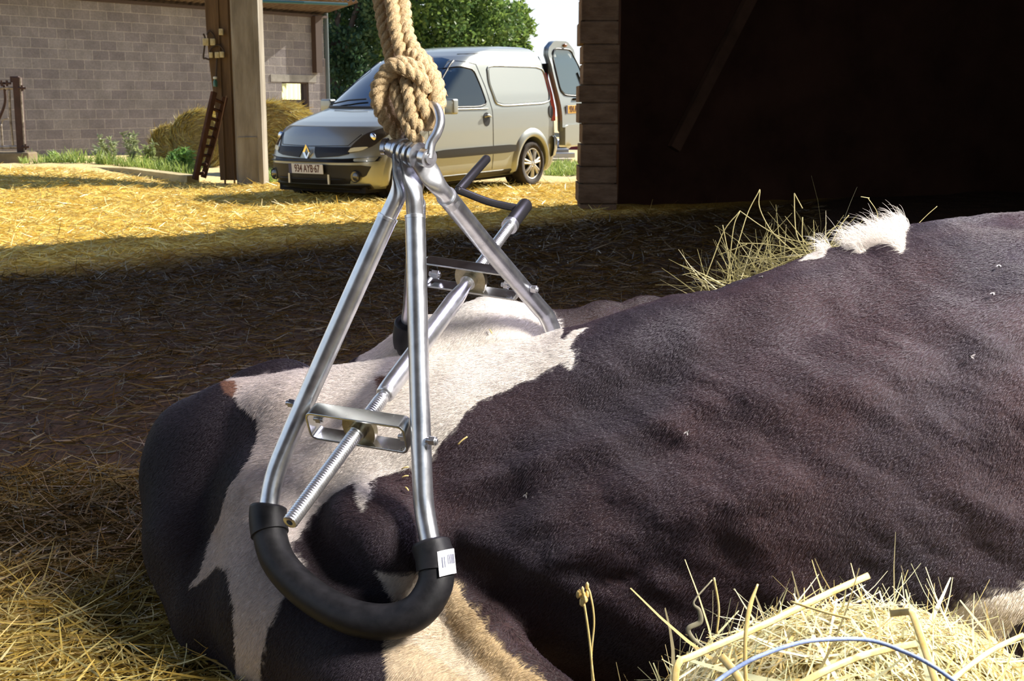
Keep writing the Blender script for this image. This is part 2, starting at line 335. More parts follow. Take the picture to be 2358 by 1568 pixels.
tag(mb.build('wall_cable', M_WIRE), 'dark electric cables looping round the boxes on the brown column', 'cable')
zb = Zat(200, Yc); xb = XY(499, Yc, zb).x; bt = empty('bottle', (xb, Yc-.07, zb)); tag(bt, 'small green bottle with white cap hanging on the brown column', 'bottle')
mb = MB(); mb.tube([(xb, Yc-.07, zb+z) for z in (0,.005,.07,.09,.1)], [.02,.028,.028,.014,.014], 14); mb.build('bottle_body', mat('green_glass', (.04,.12,.07), .25), bt, angle=50)
mb = MB(); mb.tube([(xb, Yc-.07, zb+z) for z in (.1,.105,.13,.135)], [.014,.026,.026,.015], 14); mb.build('cap', mat('white_cap', (.6,.62,.55), .5), bt, angle=50)
# ladder
M_LAD = noisy('dark_ladder_wood', (.045,.02,.012), (.09,.045,.028), 6, .85, .3, stretch=(3,3,.6), spec=.15)
A0, A1 = XY(449, 16.62, Zat(413, 16.62)), XY(503, 17.2, Zat(212, 17.2)); B0, B1 = XY(468, 16.95, Zat(409, 16.95)), XY(526, 17.24, Zat(224, 17.24))
B1.y = 17.05; A1.y = 16.95
lad = empty('ladder', A0); tag(lad, 'dark wooden ladder leaning against the brown column', 'ladder')
for p, q in ((A0, A1), (B0, B1)): MB().bar(p, q, .05, .075).build('rail', M_LAD, lad, bevel=.006)
for k in range(9):
    t = .06+k*.108; MB().cyl(A0.lerp(A1, t), B0.lerp(B1, t), .022, 10).build('rung', M_LAD, lad, smooth=True)
mb = MB(); mb.tube(spline([B1+Vector((.03,-.06,.02)), (B0.lerp(B1,.5)+Vector((.06,-.08,0))), B0.lerp(B1,.12)+Vector((.04,-.06,0))], 8), .006, 6); tag(mb.build('thin_cord', mat('cord', (.25,.15,.09), .8)), 'thin cord hanging down along the ladder', 'cord')
# ---- block building
M_BLOCK = mat('concrete_blocks', (.2,.19,.21), .95, 0, .1); m = M_BLOCK; b = m.node_tree.nodes['Principled BSDF']
tc = nd(m, 'TexCoord'); mp = nd(m, 'Mapping'); lk(m, tc.outputs['UV'], mp.inputs[0])
bt_ = nd(m, 'TexBrick', Scale=1.0, Mortar_Size=.010, Mortar_Smooth=.35, Bias=0.0, Brick_Width=.40, Row_Height=.20); bt_.offset = .5
lk(m, mp.outputs[0], bt_.inputs['Vector']); bt_.inputs['Color1'].default_value = (.205,.185,.195,1); bt_.inputs['Color2'].default_value = (.255,.235,.235,1); bt_.inputs['Mortar'].default_value = (.36,.33,.31,1)
n = nd(m, 'TexNoise', Scale=2.2, Detail=8, Roughness=.7); lk(m, tc.outputs['UV'], n.inputs['Vector']); n2 = nd(m, 'TexNoise', Scale=25, Detail=6, Roughness=.7); lk(m, tc.outputs['UV'], n2.inputs['Vector'])
mr = nd(m, 'MapRange', From_Min=.3, From_Max=.7, To_Min=.75, To_Max=1.2); lk(m, n.outputs['Fac'], mr.inputs[0]); mr2 = nd(m, 'MapRange', From_Min=.3, From_Max=.7, To_Min=.8, To_Max=1.15); lk(m, n2.outputs['Fac'], mr2.inputs[0])
mu = nd(m, 'Math'); mu.operation = 'MULTIPLY'; lk(m, mr.outputs[0], mu.inputs[0]); lk(m, mr2.outputs[0], mu.inputs[1])
vm = nd(m, 'VectorMath'); vm.operation = 'SCALE'; lk(m, bt_.outputs['Color'], vm.inputs[0]); lk(m, mu.outputs[0], vm.inputs['Scale']); lk(m, vm.outputs[0], b.inputs['Base Color'])
bp = nd(m, 'Bump', Strength=.6, Distance=.015); ad = nd(m, 'Math'); ad.operation = 'ADD'; lk(m, bt_.outputs['Fac'], ad.inputs[0]); lk(m, n2.outputs['Fac'], ad.inputs[1]); lk(m, ad.outputs[0], bp.inputs['Height']); lk(m, bp.outputs[0], b.inputs['Normal'])
W0 = XY(-120, 24.0, 0); W1 = XY(752, 31.9, 0); wd = (W1-W0); WL = wd.length; wd.normalize(); wn = Vector((wd.y, -wd.x, 0))   # wn faces the camera side
WH = 3.17
def wall_s(px, z=1.5):
    """distance along the block wall for a bearing"""
    lo_, hi_ = 0, WL
    for _ in range(40):
        mid = (lo_+hi_)/2; q = W0+wd*mid; x = W_PX/2+F_PX*q.x/(q.y*CP+(CAM_H-z)*SP)
        if x < px: lo_ = mid
        else: hi_ = mid
    return lo_
sA, sB = wall_s(649), wall_s(711); qA = W0+wd*sA; zt = Zat(189, (W0+wd*((sA+sB)/2)).y); zb_ = Zat(262, (W0+wd*((sA+sB)/2)).y)
def wbox(mb, s0, s1, z0, z1, n0, n1, mi=0):
    vs = []
    for z in (z0, z1):
        for s, n_ in ((s0,n0),(s1,n0),(s1,n1),(s0,n1)): q = W0+wd*s+wn*n_; vs.append((q.x, q.y, z))
    mb.add(vs, [(0,3,2,1),(4,5,6,7),(0,1,5,4),(1,2,6,5),(2,3,7,6),(3,0,4,7)], mi); return mb
mb = MB()
for s0, s1, z0, z1 in ((0, sA, -.3, WH), (sB, WL, -.3, WH), (sA, sB, -.3, zb_), (sA, sB, zt, WH)): wbox(mb, s0, s1, z0, z1, -.2, 0)
blk = mb.build('block_building', M_BLOCK); me = blk.data; uv = me.uv_layers.new(name='UVMap')
for lp in me.loops:
    v = me.vertices[lp.vertex_index].co; q = v-W0; uv.data[lp.index].uv = (q.dot(wd)+.1, v.z+.04)
tag(blk, 'long grey concrete block building behind the yard on the left', 'building')
M_LINT = noisy('lintel_concrete', (.25,.24,.22), (.36,.34,.31), 6, .9, .2, spec=.1); M_FRAME = mat('window_frame_brown', (.06,.035,.025), .7)
mb = MB(); wbox(mb, sA-.35, sB+.25, zt, zt+.17, -.02, .015); mb.build('lintel', M_LINT, blk)
mb = MB(); wbox(mb, sA, sB, zt-.035, zt, -.15, -.02); wbox(mb, sB-.05, sB, zb_, zt, -.15, -.02); mb.build('window_frame', M_FRAME, blk)
M_FIBRE = mat('translucent_fibreglass', (.8,.78,.45), .6); t = nd(M_FIBRE, 'BsdfTranslucent'); t.inputs[0].default_value = (.85,.82,.42,1); x = nd(M_FIBRE, 'MixShader'); x.inputs[0].default_value = .8
lk(M_FIBRE, M_FIBRE.node_tree.nodes['Principled BSDF'].outputs[0], x.inputs[1]); lk(M_FIBRE, t.outputs[0], x.inputs[2]); lk(M_FIBRE, x.outputs[0], M_FIBRE.node_tree.nodes['Material Output'].inputs[0])
mb = MB(); n = 50; vs = []; q0 = W0+wd*(sA+1.5)
for i in range(n+1):
    q = q0-wn*(.95+1.7*i/n)+wd*(.02*math.sin(i*1.3)); vs += [(q.x, q.y, zb_+.30), (q.x, q.y, zt+.6)]
mb.add(vs, [(2*i,2*i+2,2*i+3,2*i+1) for i in range(n)]); mb.build('light_panel', M_FIBRE, blk)
mb = MB(); wbox(mb, sA+(sB-sA)*.70+.30, sB+.9, -.2, zt+.6, -.32, -.26); wbox(mb, sA-.4, sA+1.9, -.2, zb_+.34, -.60, -.55); mb.build('inner_partition', M_FRAME, blk)
# corrugated roof overhanging the wall
M_CORR = noisy('fibre_cement_sheet', (.10,.07,.055), (.17,.125,.10), 3, .9, .2, spec=.1)
mb = MB(); n = int((WL+.32)/.03); vs = []
for i in range(n+1):
    s = i*.03-.2; c = .028*math.sin(2*math.pi*s/.177)
    for nn, zz in ((-.9, WH-.05), (1.1, WH+.32)):
        q = W0+wd*s+wn*nn; vs += [(q.x, q.y, zz+c), (q.x, q.y, zz+c+.012)]
fs = []
for i in range(n): k = 4*i; fs += [(k,k+4,k+6,k+2),(k+1,k+3,k+7,k+5),(k+2,k+6,k+7,k+3),(k,k+1,k+5,k+4)]
mb.add(vs, fs); mb.build('corrugated_roof', M_CORR, blk, angle=50)
mb = MB(); wbox(mb, -.2, WL+.1, WH-.03, WH+.03, -.15, .06); mb.build('wall_plate', M_FRAME, blk)
mb = MB(); wbox(mb, WL-.42, WL-.22, WH-1.35, WH, .005, .16); mb.build('cladding_board', M_FRAME, blk)
mb = MB(); q = W0+wd*(WL+.10); mb.cyl((q.x, q.y, -.2), (q.x, q.y, WH+.1), .05, 14); mb.build('downpipe', mat('blue_grey_pipe', (.10,.13,.14), .5), blk, angle=50)
mb = MB(); wbox(mb, WL+.0, WL+.055, WH-2.2, WH-1.35, -.3, -.28); wbox(mb, WL-.02, WL+.02, WH-1.3, WH-.25, -.3, -.28); mb.build('edge_panel', M_FIBRE, blk)
mb = MB(); mb.tube([P(560, 1, 24), P(700, 6, 24), P(800, 10, 24.5)], .028, 8); tag(mb.build('overhead_cable', mat('teal_cable', (.02,.09,.10), .6)), 'dark overhead cable crossing above the block building roof', 'cable')
# ---- feeding gate on a concrete plinth
Yg = 19.6; M_GATE = noisy('worn_gate_steel', (.13,.10,.085), (.40,.35,.29), 12, .55, .2, 6, metal=.3, spec=.3); M_GDARK = noisy('rusty_post', (.035,.018,.014), (.06,.03,.024), 8, .8, .2)
mb = MB(); z0, z1 = Zat(386, Yg), Zat(350, Yg); mb.box((XY(-160, Yg, 0).x, Yg-.15, z0-.1), (XY(76, Yg, z0).x, Yg+.25, z1)); pl = mb.build('concrete_plinth', M_LINT if 0 else noisy('plinth_concrete', (.14,.105,.06), (.22,.17,.10), 4, .9, .3), bevel=.03); tag(pl, 'low brown concrete plinth under the feeding gate', 'plinth')
gt = empty('feeding_gate', XY(30, Yg, z1)); tag(gt, 'steel cattle feeding gate on the concrete plinth at the left edge', 'gate')
def gp(px, py, dy=0.): z = Zat(py, Yg); q = XY(px, Yg, z); return Vector((q.x, Yg+dy, z))
MB().box(gp(43, 352, .0)-Vector((0,.06,0)), gp(60, 178, .12)).build('post', M_GDARK, gt, bevel=.01) if 0 else None
mb = MB(); a, c = gp(51, 352), gp(40, 178); mb.bar(a, c, .115, .12, Vector((0,1,0))); mb.bar(c+Vector((-.10,0,-.03)), c+Vector((.03,0,-.03)), .09, .09); mb.build('post', M_GDARK, gt, bevel=.008)
mb = MB(); mb.bar(gp(61, 350, -.06), gp(50, 180, -.06), .022, .02, Vector((0,1,0))); mb.build('post_edge', M_GATE, gt)
for pts, r, mt, nm in (([(-160,204),(56,203)], .023, M_GATE, 'rail'), ([(-160,342),(62,338)], .028, M_GATE, 'rail'), ([(36,196),(45,315)], .022, M_GATE, 'bar'), ([(22,200),(25,270),(31,338)], .020, M_GATE, 'bar'), ([(3,282),(7,340)], .018, M_GATE, 'bar'), ([(11,196),(13,235),(0,272),(-14,300)], .022, M_GDARK, 'locking_bar'), ([(3,290),(8,276),(20,272)], .012, M_GATE, 'bar'), ([(34,196),(44,330)], .014, M_GDARK, 'bar')):
    mb = MB(); mb.tube(spline([gp(*q, -.02) for q in pts], 6), r, 12); mb.build(nm, mt, gt, smooth=True)
for px, py in ((55, 203), (63, 338), (8, 192), (20, 192)): mb = MB(); q = gp(px, py, -.07); mb.cyl(q-Vector((.06,0,0)), q+Vector((.06,0,0)), .018, 8); mb.cyl(q-Vector((0,0,.045)), q+Vector((0,0,.045)), .018, 8); mb.build('bolt', M_GDARK, gt, angle=40)
# kerb strip
mb = MB(); k0 = XY(118, 18.6, 0); kp = [XY(100, 18.9, .0), XY(170, 18.4, 0), XY(300, 17.9, 0), XY(445, 17.2, 0)]
for p, q in zip(kp[:-1], kp[1:]): mb.bar(Vector((p.x,p.y,.12)), Vector((q.x,q.y,.12 if q.x < -4.6 else .05)), .22, .14)
struct('trim_2', mb, noisy('kerb_concrete', (.36,.29,.15), (.52,.44,.24), 5, .9, .2))
# ---- grass and weeds
rg = np.random.RandomState(4); n = 15000; px = rg.uniform(70, 470, n); Y = rg.uniform(18.6, 23.6, n); X = (px-W_PX/2)/F_PX*(Y+.2)
pn = np.stack([X, Y, X*0], -1); keep = fbm(pn*1.2, 3, 5) > -.08; X, Y = X[keep], Y[keep]; n = len(X)
d = np.stack([rg.randn(n)*.35, rg.randn(n)*.35, np.ones(n)], 1); d /= np.linalg.norm(d, axis=1)[:, None]
g1 = np.array([.16,.26,.05]); g2 = np.array([.42,.48,.14]); t = rg.rand(n, 1); cols = g1*(1-t)+g2*t
o = blades('grass', np.stack([X, Y, gz(X, Y)-.01], 1), d, rg.uniform(.05, .20, n)*(1+.6*fbm(np.stack([X,Y,X*0],-1)*.8, 2, 9)), np.full(n, .014), cols, .4, 3, None, M_LEAF, seed=4); tag(o, 'strip of green grass at the foot of the block building', 'grass', kind='stuff')
n = 5000; px = rg.uniform(605, 660, n); Y = rg.uniform(17.6, 21, n); px[n//2:] = rg.uniform(1255, 1345, n-n//2); Y[n//2:] = rg.uniform(19.2, 22.5, n-n//2); X = (px-W_PX/2)/F_PX*(Y+.2); d = np.stack([rg.randn(n)*.4, rg.randn(n)*.4, np.ones(n)], 1); d /= np.linalg.norm(d, axis=1)[:, None]; t = rg.rand(n, 1)
o = blades('grass', np.stack([X, Y, gz(X, Y)-.01], 1), d, rg.uniform(.04, .14, n), np.full(n, .014), g1*(1-t)+g2*t, .4, 3, None, M_LEAF, seed=5); tag(o, 'green grass patches beside and behind the parked van', 'grass', kind='stuff')
def weed(px, Y, h, seed, lab, col):
    rg = np.random.RandomState(seed); z = float(gz(XY(px, Y).x, Y)); b = XY(px, Y, z); root = empty('weed', b); tag(root, lab, 'weed', 'weeds along the block wall')
    mb = MB(); leafb, leafd = [], []
    for k in range(5):
        a = rg.uniform(0, 6.28); tp = b+Vector((math.cos(a)*h*.4*rg.rand(), math.sin(a)*h*.4*rg.rand(), h*rg.uniform(.6, 1))); sp = spline([b, b.lerp(tp, .5)+Vector((rg.randn()*.03, 0, .03)), tp], 8); mb.tube(sp, .006, 5)
        for i in range(3, len(sp)):
            for _ in range(4): leafb.append(sp[i]); v = Vector((rg.randn(), rg.randn(), rg.rand()*.8)).normalized(); leafd.append(v)
    mb.build('stem', mat('weed_stem', (.18,.22,.10), .8), root); n = len(leafb); c = np.array(col)*rg.uniform(.7, 1.2, (n, 1))
    blades('leaves', np.array(leafb), np.array(leafd), rg.uniform(.05, .11, n), np.full(n, .022), c, .3, 2, root, M_LEAF, seed=seed)
for i, (px, Y, h, lab, col) in enumerate([(262, 20.6, .62, 'pale grey-green weed clump, the tall bushy one against the block wall', (.33,.38,.20)), (232, 21, .42, 'low pale weed just left of the tall bushy weed by the wall', (.33,.38,.22)), (306, 21.5, .60, 'thin upright weed right of the tall bushy weed by the wall', (.30,.34,.17)), (345, 20.4, .48, 'weed with pale tips midway along the grass strip', (.30,.36,.15)), (428, 19.2, .44, 'dark leafy green weed close to the ladder foot', (.20,.36,.09)), (398, 19.6, .30, 'short leafy green weed left of the ladder foot', (.18,.33,.09)), (122, 20.8, .30, 'bright green weed beside the concrete plinth', (.32,.46,.12)), (150, 21.2, .2, 'small green weed a step right of the plinth', (.28,.42,.12))]): weed(px, Y, h, 20+i, lab, col)
# ---- round bales
def bale(px, Y, r, ax_, lab, seed, ln=1.15):
    rg = np.random.RandomState(seed); c = XY(px, Y, r*.93); a = Vector((math.cos(ax_), math.sin(ax_), 0)); s = Vector((-math.sin(ax_), math.cos(ax_), 0)); root = empty('round_bale', (c.x, c.y, 0)); tag(root, lab, 'bale')
    n, m = 64, 22; vs = []
    prof = [(-ln/2, 0), (-ln/2, r*.4), (-ln/2, r*.8), (-ln/2+.04, r*.96)]+[(-ln/2+.08+(ln-.16)*i/m, r) for i in range(m+1)]+[(ln/2-.04, r*.96), (ln/2, r*.8), (ln/2, r*.4), (ln/2, 0)]
    for x, rr in prof:
        for k in range(n):
            an = 2*math.pi*k/n; q = a*x+s*(rr*math.cos(an))+Vector((0,0,rr*math.sin(an)*.95)); q = q*(1+.05*float(fbm(np.array([q.x*3+seed, q.y*3, q.z*3]), 3, seed))); vs.append(c+q)
    fs = [(i*n+k, i*n+(k+1)%n, (i+1)*n+(k+1)%n, (i+1)*n+k) for i in range(len(prof)-1) for k in range(n)]
    mb = MB(); mb.add(vs, fs); mb.build('bale_core', noisy('bale_straw', (.20,.14,.05), (.46,.36,.16), 14, .9, .9, 6, dist=.03, stretch=(1,1,4), spec=.1), root, smooth=True)
    k = 9000; t = rg.uniform(-ln/2, ln/2, k); an = rg.uniform(0, 6.283, k); A_, S_ = np.array(a), np.array(s); rad = np.cos(an)[:, None]*S_+np.sin(an)[:, None]*np.array([0,0,.95]); base = np.array(c)+t[:, None]*A_+rad*r*(1.0)
    e = rg.rand(k) < .25; rr = r*np.sqrt(rg.rand(k)); sg = np.where(rg.rand(k) < .5, -1, 1); base[e] = (np.array(c)+(sg*ln/2)[:, None]*A_+rad*rr[:, None])[e]
    tan = -np.sin(an)[:, None]*S_+np.cos(an)[:, None]*np.array([0,0,.95]); d = tan*.9+rad*rg.uniform(0, .35, (k,1))+A_*rg.randn(k,1)*.4; d /= np.linalg.norm(d, axis=1)[:, None]
    o = blades('loose_straw', base, d, rg.uniform(.05, .18, k), np.full(k, .011), straw_cols(k, rg, .35), .4, 2, root, seed=seed); o['kind'] = 'stuff'
bale(640, 20.3, .575, 1.45, 'round straw bale between the concrete post and the van', 31, .95)
bale(476, 22.3, .50, 1.45, 'round straw bale standing behind the ladder against the block wall', 32, .9)
bale(412, 23.6, .34, 1.2, 'small dark low bale slumped left of the bale behind the ladder', 33, .8)
# ---- clutter behind the van
M_RED = mat('red_paint', (.22,.02,.03), .5); M_TILE = noisy('roof_tiles', (.16,.10,.08), (.34,.24,.19), 12, .9, .4, stretch=(1,1,6))
Yr = 30.; mb = MB(); mb.box(XY(1296, Yr, -.1), XY(1420, Yr+.6, Zat(312, Yr))); tag(mb.build('red_trailer', M_RED, bevel=.02), 'dark red farm trailer partly hidden behind the open van door', 'trailer')
mb = MB(); a = XY(1305, 44, 0); mb.box((a.x, 44, -.1), (a.x+8, 48, Zat(215, 44))); br = mb.build('far_farmhouse', M_LINT); tag(br, 'distant low house with tiled roof beyond the open van door', 'house')
mb = MB(); z0, z1 = Zat(220, 43.6), Zat(163, 46)
for i in range(10): t = i/10; t2 = (i+1)/10; mb.box((a.x-.3, 43.6+2.4*t, z0+(z1-z0)*t), (a.x+8.3, 43.6+2.4*t2+.05, z0+(z1-z0)*t2+.03))
mb.build('tiled_roof', M_TILE, br)
M_PLANK = noisy('pale_planks', (.42,.35,.25), (.62,.54,.42), 4, .8, .2, stretch=(1,6,6)); M_ALU = mat('aluminium', (.45,.45,.45), .35, .9)
for i, (px0, px1, py, Y, h, mt, nm, lab) in enumerate([(1258,1316,369,24.5,.10,M_PLANK,'plank','pale thick plank, lowest of the timber pile behind the van'), (1262,1345,377,23.6,.05,M_PLANK,'plank','long thin plank in front of the timber pile behind the van'), (1290,1345,370,25,.05,M_PLANK,'plank','short plank at the right end of the timber pile behind the van'), (1262,1324,355,25.0,.07,M_ALU,'metal_beam','grey metal beam lying on the planks behind the van'), (1270,1310,345,25.4,.05,M_ALU,'metal_beam','upper shorter metal beam on the pile behind the van')]):
    z = Zat(py, Y); a, c = XY(px0, Y, z), XY(px1, Y, z); mb = MB(); mb.box((a.x, Y, z-h), (c.x, Y+.35, z+h*.3)); mb.box((a.x+.1, Y+.05, -.1), (a.x+.18, Y+.3, z-h)) ; mb.box((c.x-.2, Y+.05, -.1), (c.x-.12, Y+.3, z-h)); tag(mb.build(nm, mt, bevel=.008), lab, 'beam' if 'beam' in nm else 'plank')
Yq = 26; mb = MB(); 
for k in range(7): q = P(1266+k*6, 336-(k%3)*5, 26); mb.ball(q, .10, 10, sc=(1.2,1,.7))
mb.box((P(1262,340,26).x, 25.9, -.1), (P(1305,340,26).x, 26.3, P(1262,341,26).z)); tag(mb.build('scrap_pile', M_ALU, smooth=True), 'heap of grey metal scrap behind the rear bumper of the van', 'scrap')
# ---- trees
def tree(base, blobs, n, lab, seed, leaf=.10, c1=(.05,.11,.04), c2=(.20,.30,.07), trunk_h=3):
    rg = np.random.RandomState(seed); root = empty('tree', base); tag(root, lab, 'tree', None); V, D = [], []; tot = sum(b[3]**2 for b in blobs)
    for bx, by, bz, br in blobs:
        k = int(n*br*br/tot); u = rg.randn(k, 3); u /= np.linalg.norm(u, axis=1)[:, None]; nn = 1+.35*fbm(u*2.2+bx+seed, 3, seed); rr = br*nn*(.55+.45*rg.rand(k)**.5); q = np.array([bx,by,bz])+u*rr[:, None]
        cl = fbm(q*1.1, 2, seed+3) > -.12; V.append(q[cl]); D.append((u+rg.randn(k,3)*.9)[cl])
    V = np.concatenate(V); D = np.concatenate(D); D /= np.linalg.norm(D, axis=1)[:, None]; k = len(V); t = np.clip(.5+.6*fbm(V*.8, 2, seed)[:, None]+rg.randn(k,1)*.2, 0, 1); c = np.array(c1)*(1-t)+np.array(c2)*t
    blades('foliage', V, D, rg.uniform(.8, 1.6, k)*leaf, np.full(k, leaf*.75), c, .3, 2, root, M_LEAF, seed=seed)
    mb = MB(); b = Vector(base); mb.tube([b, b+Vector((0,0,trunk_h))], [.28,.18], 12)
    for bx, by, bz, br in blobs: mb.tube(spline([b+Vector((0,0,trunk_h*.6)), (b+Vector((bx,by,bz)))/2+Vector((0,0,.8)), Vector((bx,by,bz))], 6), .08, 7)
    mb.build('trunk', noisy('bark', (.07,.05,.04), (.13,.10,.08), 8, .9, .5), root, smooth=True)
def B(px, py, Y, r): z = Zat(py, Y); q = XY(px, Y, z); return (q.x, q.y, q.z, r)
tree(XY(880, 39, 0), [B(860,120,39,1.9), B(800,190,38,1.5), B(940,60,39,2.2), B(1010,20,40,2.0), B(900,-60,39,2.6), B(1050,120,40,1.6), B(960,190,40,1.7), B(1010,-110,40,2.2), B(850,250,38,1.2), B(780,90,38,1.4), B(1100,60,40,1.3)], 60000, 'large green leafy tree rising behind the van', 41)
tree(XY(1130, 42, 0), [B(1130,90,42,1.35), B(1170,60,42,.9), B(1195,110,42,.62), B(1090,140,42,1.2), B(1160,150,42,1.0), B(1080,40,42,1.2), B(1210,95,42,.45)], 22000, 'smaller rounded green tree at the right, above the van roof', 42, .10, (.07,.14,.04), (.26,.36,.08))
tree(XY(770, 36, 0), [B(780,0,36,1.3), B(790,70,36,1.2), B(775,150,36,1.3), B(790,230,35.5,1.2), B(760,300,35.5,1.0), B(840,-40,36,1.3)], 26000, 'dark shaded tree close to the corner of the block building', 43, .09, (.03,.07,.035), (.08,.14,.06))
# ================================================================== hip clamp
def ellipse_tube(mb, pts, ws, ts, tdir, n=20, mi=0):
    """tube whose section is wide ws across and ts thick along tdir"""
    pts = [Vector(p) for p in pts]; N = len(pts); vs = []
    for i in range(N):
        t = (pts[min(i+1,N-1)]-pts[max(i-1,0)]).normalized(); th = (tdir-t*tdir.dot(t)).normalized(); w = t.cross(th)
        for k in range(n):
            a = 2*math.pi*k/n; vs.append(pts[i]+w*math.cos(a)*ws[i]+th*math.sin(a)*ts[i])
    fs = [(i*n+k, i*n+(k+1)%n, (i+1)*n+(k+1)%n, (i+1)*n+k) for i in range(N-1) for k in range(n)]
    fs.append(tuple(range(n-1,-1,-1))); fs.append(tuple((N-1)*n+k for k in range(n)))
    mb.add(vs, fs, mi)
N0 = P(829, 985, 2.20); F0 = P(1085, 640, 2.577)
def rod(t): return N0+(F0-N0)*t
AX = (F0-N0).normalized()
clamp = empty('hip_clamp', (N0+F0)/2)
clamp.location = (N0+F0)/2
tag(clamp, 'galvanised steel cattle hip clamp with black rubber hoops hanging from the rope over the cow', 'hip clamp')
PA = P(886, 337, 2.215); PB = P(994, 366, 2.125); PD = (PB-PA).normalized(); PL = (PB-PA).length
def pin(f): return PA+(PB-PA)*f
RT = .0177
def leg_upper(name, f, pts, joint):
    """flattened eye on the pin running into the round insert tube"""
    mb = MB(); e = pin(f); path = [e]+pts; sp = spline(path, 10); n = len(sp)
    d0 = [ (p-e).length for p in sp ]
    ws, ts = [], []
    for d in d0:
        k = min(1, max(0, (d-.035)/.05)); k = k*k*(3-2*k)
        ws.append(.0215*(1-k)+.0152*k); ts.append(.0036*(1-k)+.0152*k)
    ellipse_tube(mb, sp, ws, ts, PD)
    mb.cyl(e-PD*.0036, e+PD*.0036, .0225, 32)
    return mb.build(name, M_ZINC, clamp, angle=40)
J_L = P(893, 500, 2.19); J_R = P(956, 498, 2.175); J_FR = P(1028, 452, 2.22); J_FL = P(958, 470, 2.27)
leg_upper('hanger_bar', .37, [P(922, 430, 2.18), J_L, P(880, 526, 2.195)], J_L)
leg_upper('hanger_bar', .49, [P(951, 420, 2.165), J_R, P(957, 525, 2.175)], J_R)
leg_upper('hanger_bar', .72, [P(1003, 420, 2.18), J_FR, P(1042, 472, 2.24)], J_FR)
leg_upper('hanger_bar', .61, [P(950, 420, 2.24), J_FL, P(958, 500, 2.3)], J_FL)
# near hoop: one bent tube, open at both joints
near_pts = [J_L, P(838, 622, 2.205), P(765, 785, 2.23), P(704, 922, 2.25), P(668, 1005, 2.255), P(637, 1082, 2.255), P(622, 1145, 2.25), P(618, 1205, 2.235), P(640, 1290, 2.20),
            P(705, 1362, 2.16), P(795, 1415, 2.115), P(885, 1432, 2.09), P(958, 1410, 2.08), P(1000, 1352, 2.09), P(1003, 1295, 2.105), P(990, 1245, 2.12), P(977, 1170, 2.135), P(972, 1090, 2.14), P(966, 900, 2.155), P(961, 700, 2.165), J_R]
sp = spline(near_pts, 14)
mb = MB(); mb.tube(sp, RT, 28); mb.build('hoop_tube', M_GALV, clamp, angle=50)
for J, A in ((J_L, near_pts[1]), (J_R, near_pts[-2])):
    d = (A-J).normalized(); mb = MB(); mb.cyl(J-d*.0015, J+d*.004, RT+.0008, 28); mb.build('joint_ring', M_ZINC, clamp, angle=40)
far_pts = [J_FL, P(957, 560, 2.42), P(952, 640, 2.53), P(948, 700, 2.60), P(943, 745, 2.64), P(945, 800, 2.66), P(1000, 850, 2.67), P(1080, 880, 2.66), P(1180, 880, 2.66), P(1250, 850, 2.65), P(1276, 790, 2.64), P(1262, 735, 2.62), P(1232, 697, 2.585), P(1130, 577, 2.42), P(1075, 510, 2.325), J_FR]
spf = spline(far_pts, 14)
mb = MB(); mb.tube(spf, RT, 28); mb.build('hoop_tube', M_GALV, clamp, angle=50)
mb = MB(); d = (far_pts[-2]-J_FR).normalized(); mb.cyl(J_FR-d*.0015, J_FR+d*.004, RT+.0008, 28); mb.build('joint_ring', M_ZINC, clamp, angle=40)
def pad(pts, lo, hi, rad=.0300):
    seg = pts[lo:hi]; n = len(seg); L = [0]
    for i in range(1, n): L.append(L[-1]+(seg[i]-seg[i-1]).length)
    rs = []
    for l in L:
        e = min(l, L[-1]-l)
        r = rad+(.0035 if e < .055 else 0)
        if e < .008: r = RT+.004+(r-RT-.004)*math.sqrt(max(0, 1-(1-e/.008)**2))
        rs.append(r)
    # add dense end samples for a rounded lip and a sharp collar step
    pp, rr = [], []
    for i in range(n):
        pp.append(seg[i]); rr.append(rs[i])
        if i+1 < n:
            m = 6 if min(L[i], L[-1]-L[i]) < .07 else 1
            for k in range(1, m):
                l = L[i]+(L[i+1]-L[i])*k/m; e = min(l, L[-1]-l); r = rad+(.0035 if e < .055 else 0)
                if e < .008: r = RT+.004+(r-RT-.004)*math.sqrt(max(0, 1-(1-e/.008)**2))
                pp.append(seg[i]+(seg[i+1]-seg[i])*k/m); rr.append(r)
    mb = MB(); mb.tube(pp, rr, 32); return mb.build('rubber_pad', M_RUBBER, clamp, angle=60)
pad_near = pad(sp, 14*6+4, 14*15+1)
pad(spf, 14*4-2, 14*10+3, .029)
# barcode sticker wrapped on the near pad
_k = min(range(14*12, 14*16), key=lambda i: (sp[i]-P(1002, 1303, 2.105)).length); c0 = sp[_k]; ax = (sp[_k+2]-sp[_k-2]).normalized()
q = (Vector((0,0,CAM_H))-c0).normalized(); q = (q-ax*q.dot(ax)).normalized(); w = ax.cross(q)
if w.x < 0: w = -w
M_STICK = mat('white_label', (.82,.82,.85), .4); M_INK = mat('label_ink', (.03,.04,.10), .5)
def patch(a0, a1, h0, h1, r, mi, mb, slant=.25):
    vs = []; n = 10
    for i in range(n+1):
        a = a0+(a1-a0)*i/n
        for h in (h0, h1): vs.append(c0+(q*math.cos(a)+w*math.sin(a))*r+ax*(h+slant*.03*(a-.9)))
    mb.add(vs, [(2*i,2*i+2,2*i+3,2*i+1) for i in range(n)], mi)
mb = MB(); patch(.12, 1.25, -.021, .021, .0345, 0, mb); patch(.30, .36, -.008, .010, .0348, 1, mb); patch(.42, .47, -.008, .010, .0348, 1, mb)
for k in range(9): patch(.62+k*.06, .65+k*.06, -.004, .012, .0348, 1, mb)
o = mb.build('barcode_label', [M_STICK, M_INK], pad_near); tag(o, 'small white barcode sticker on the rubber collar')
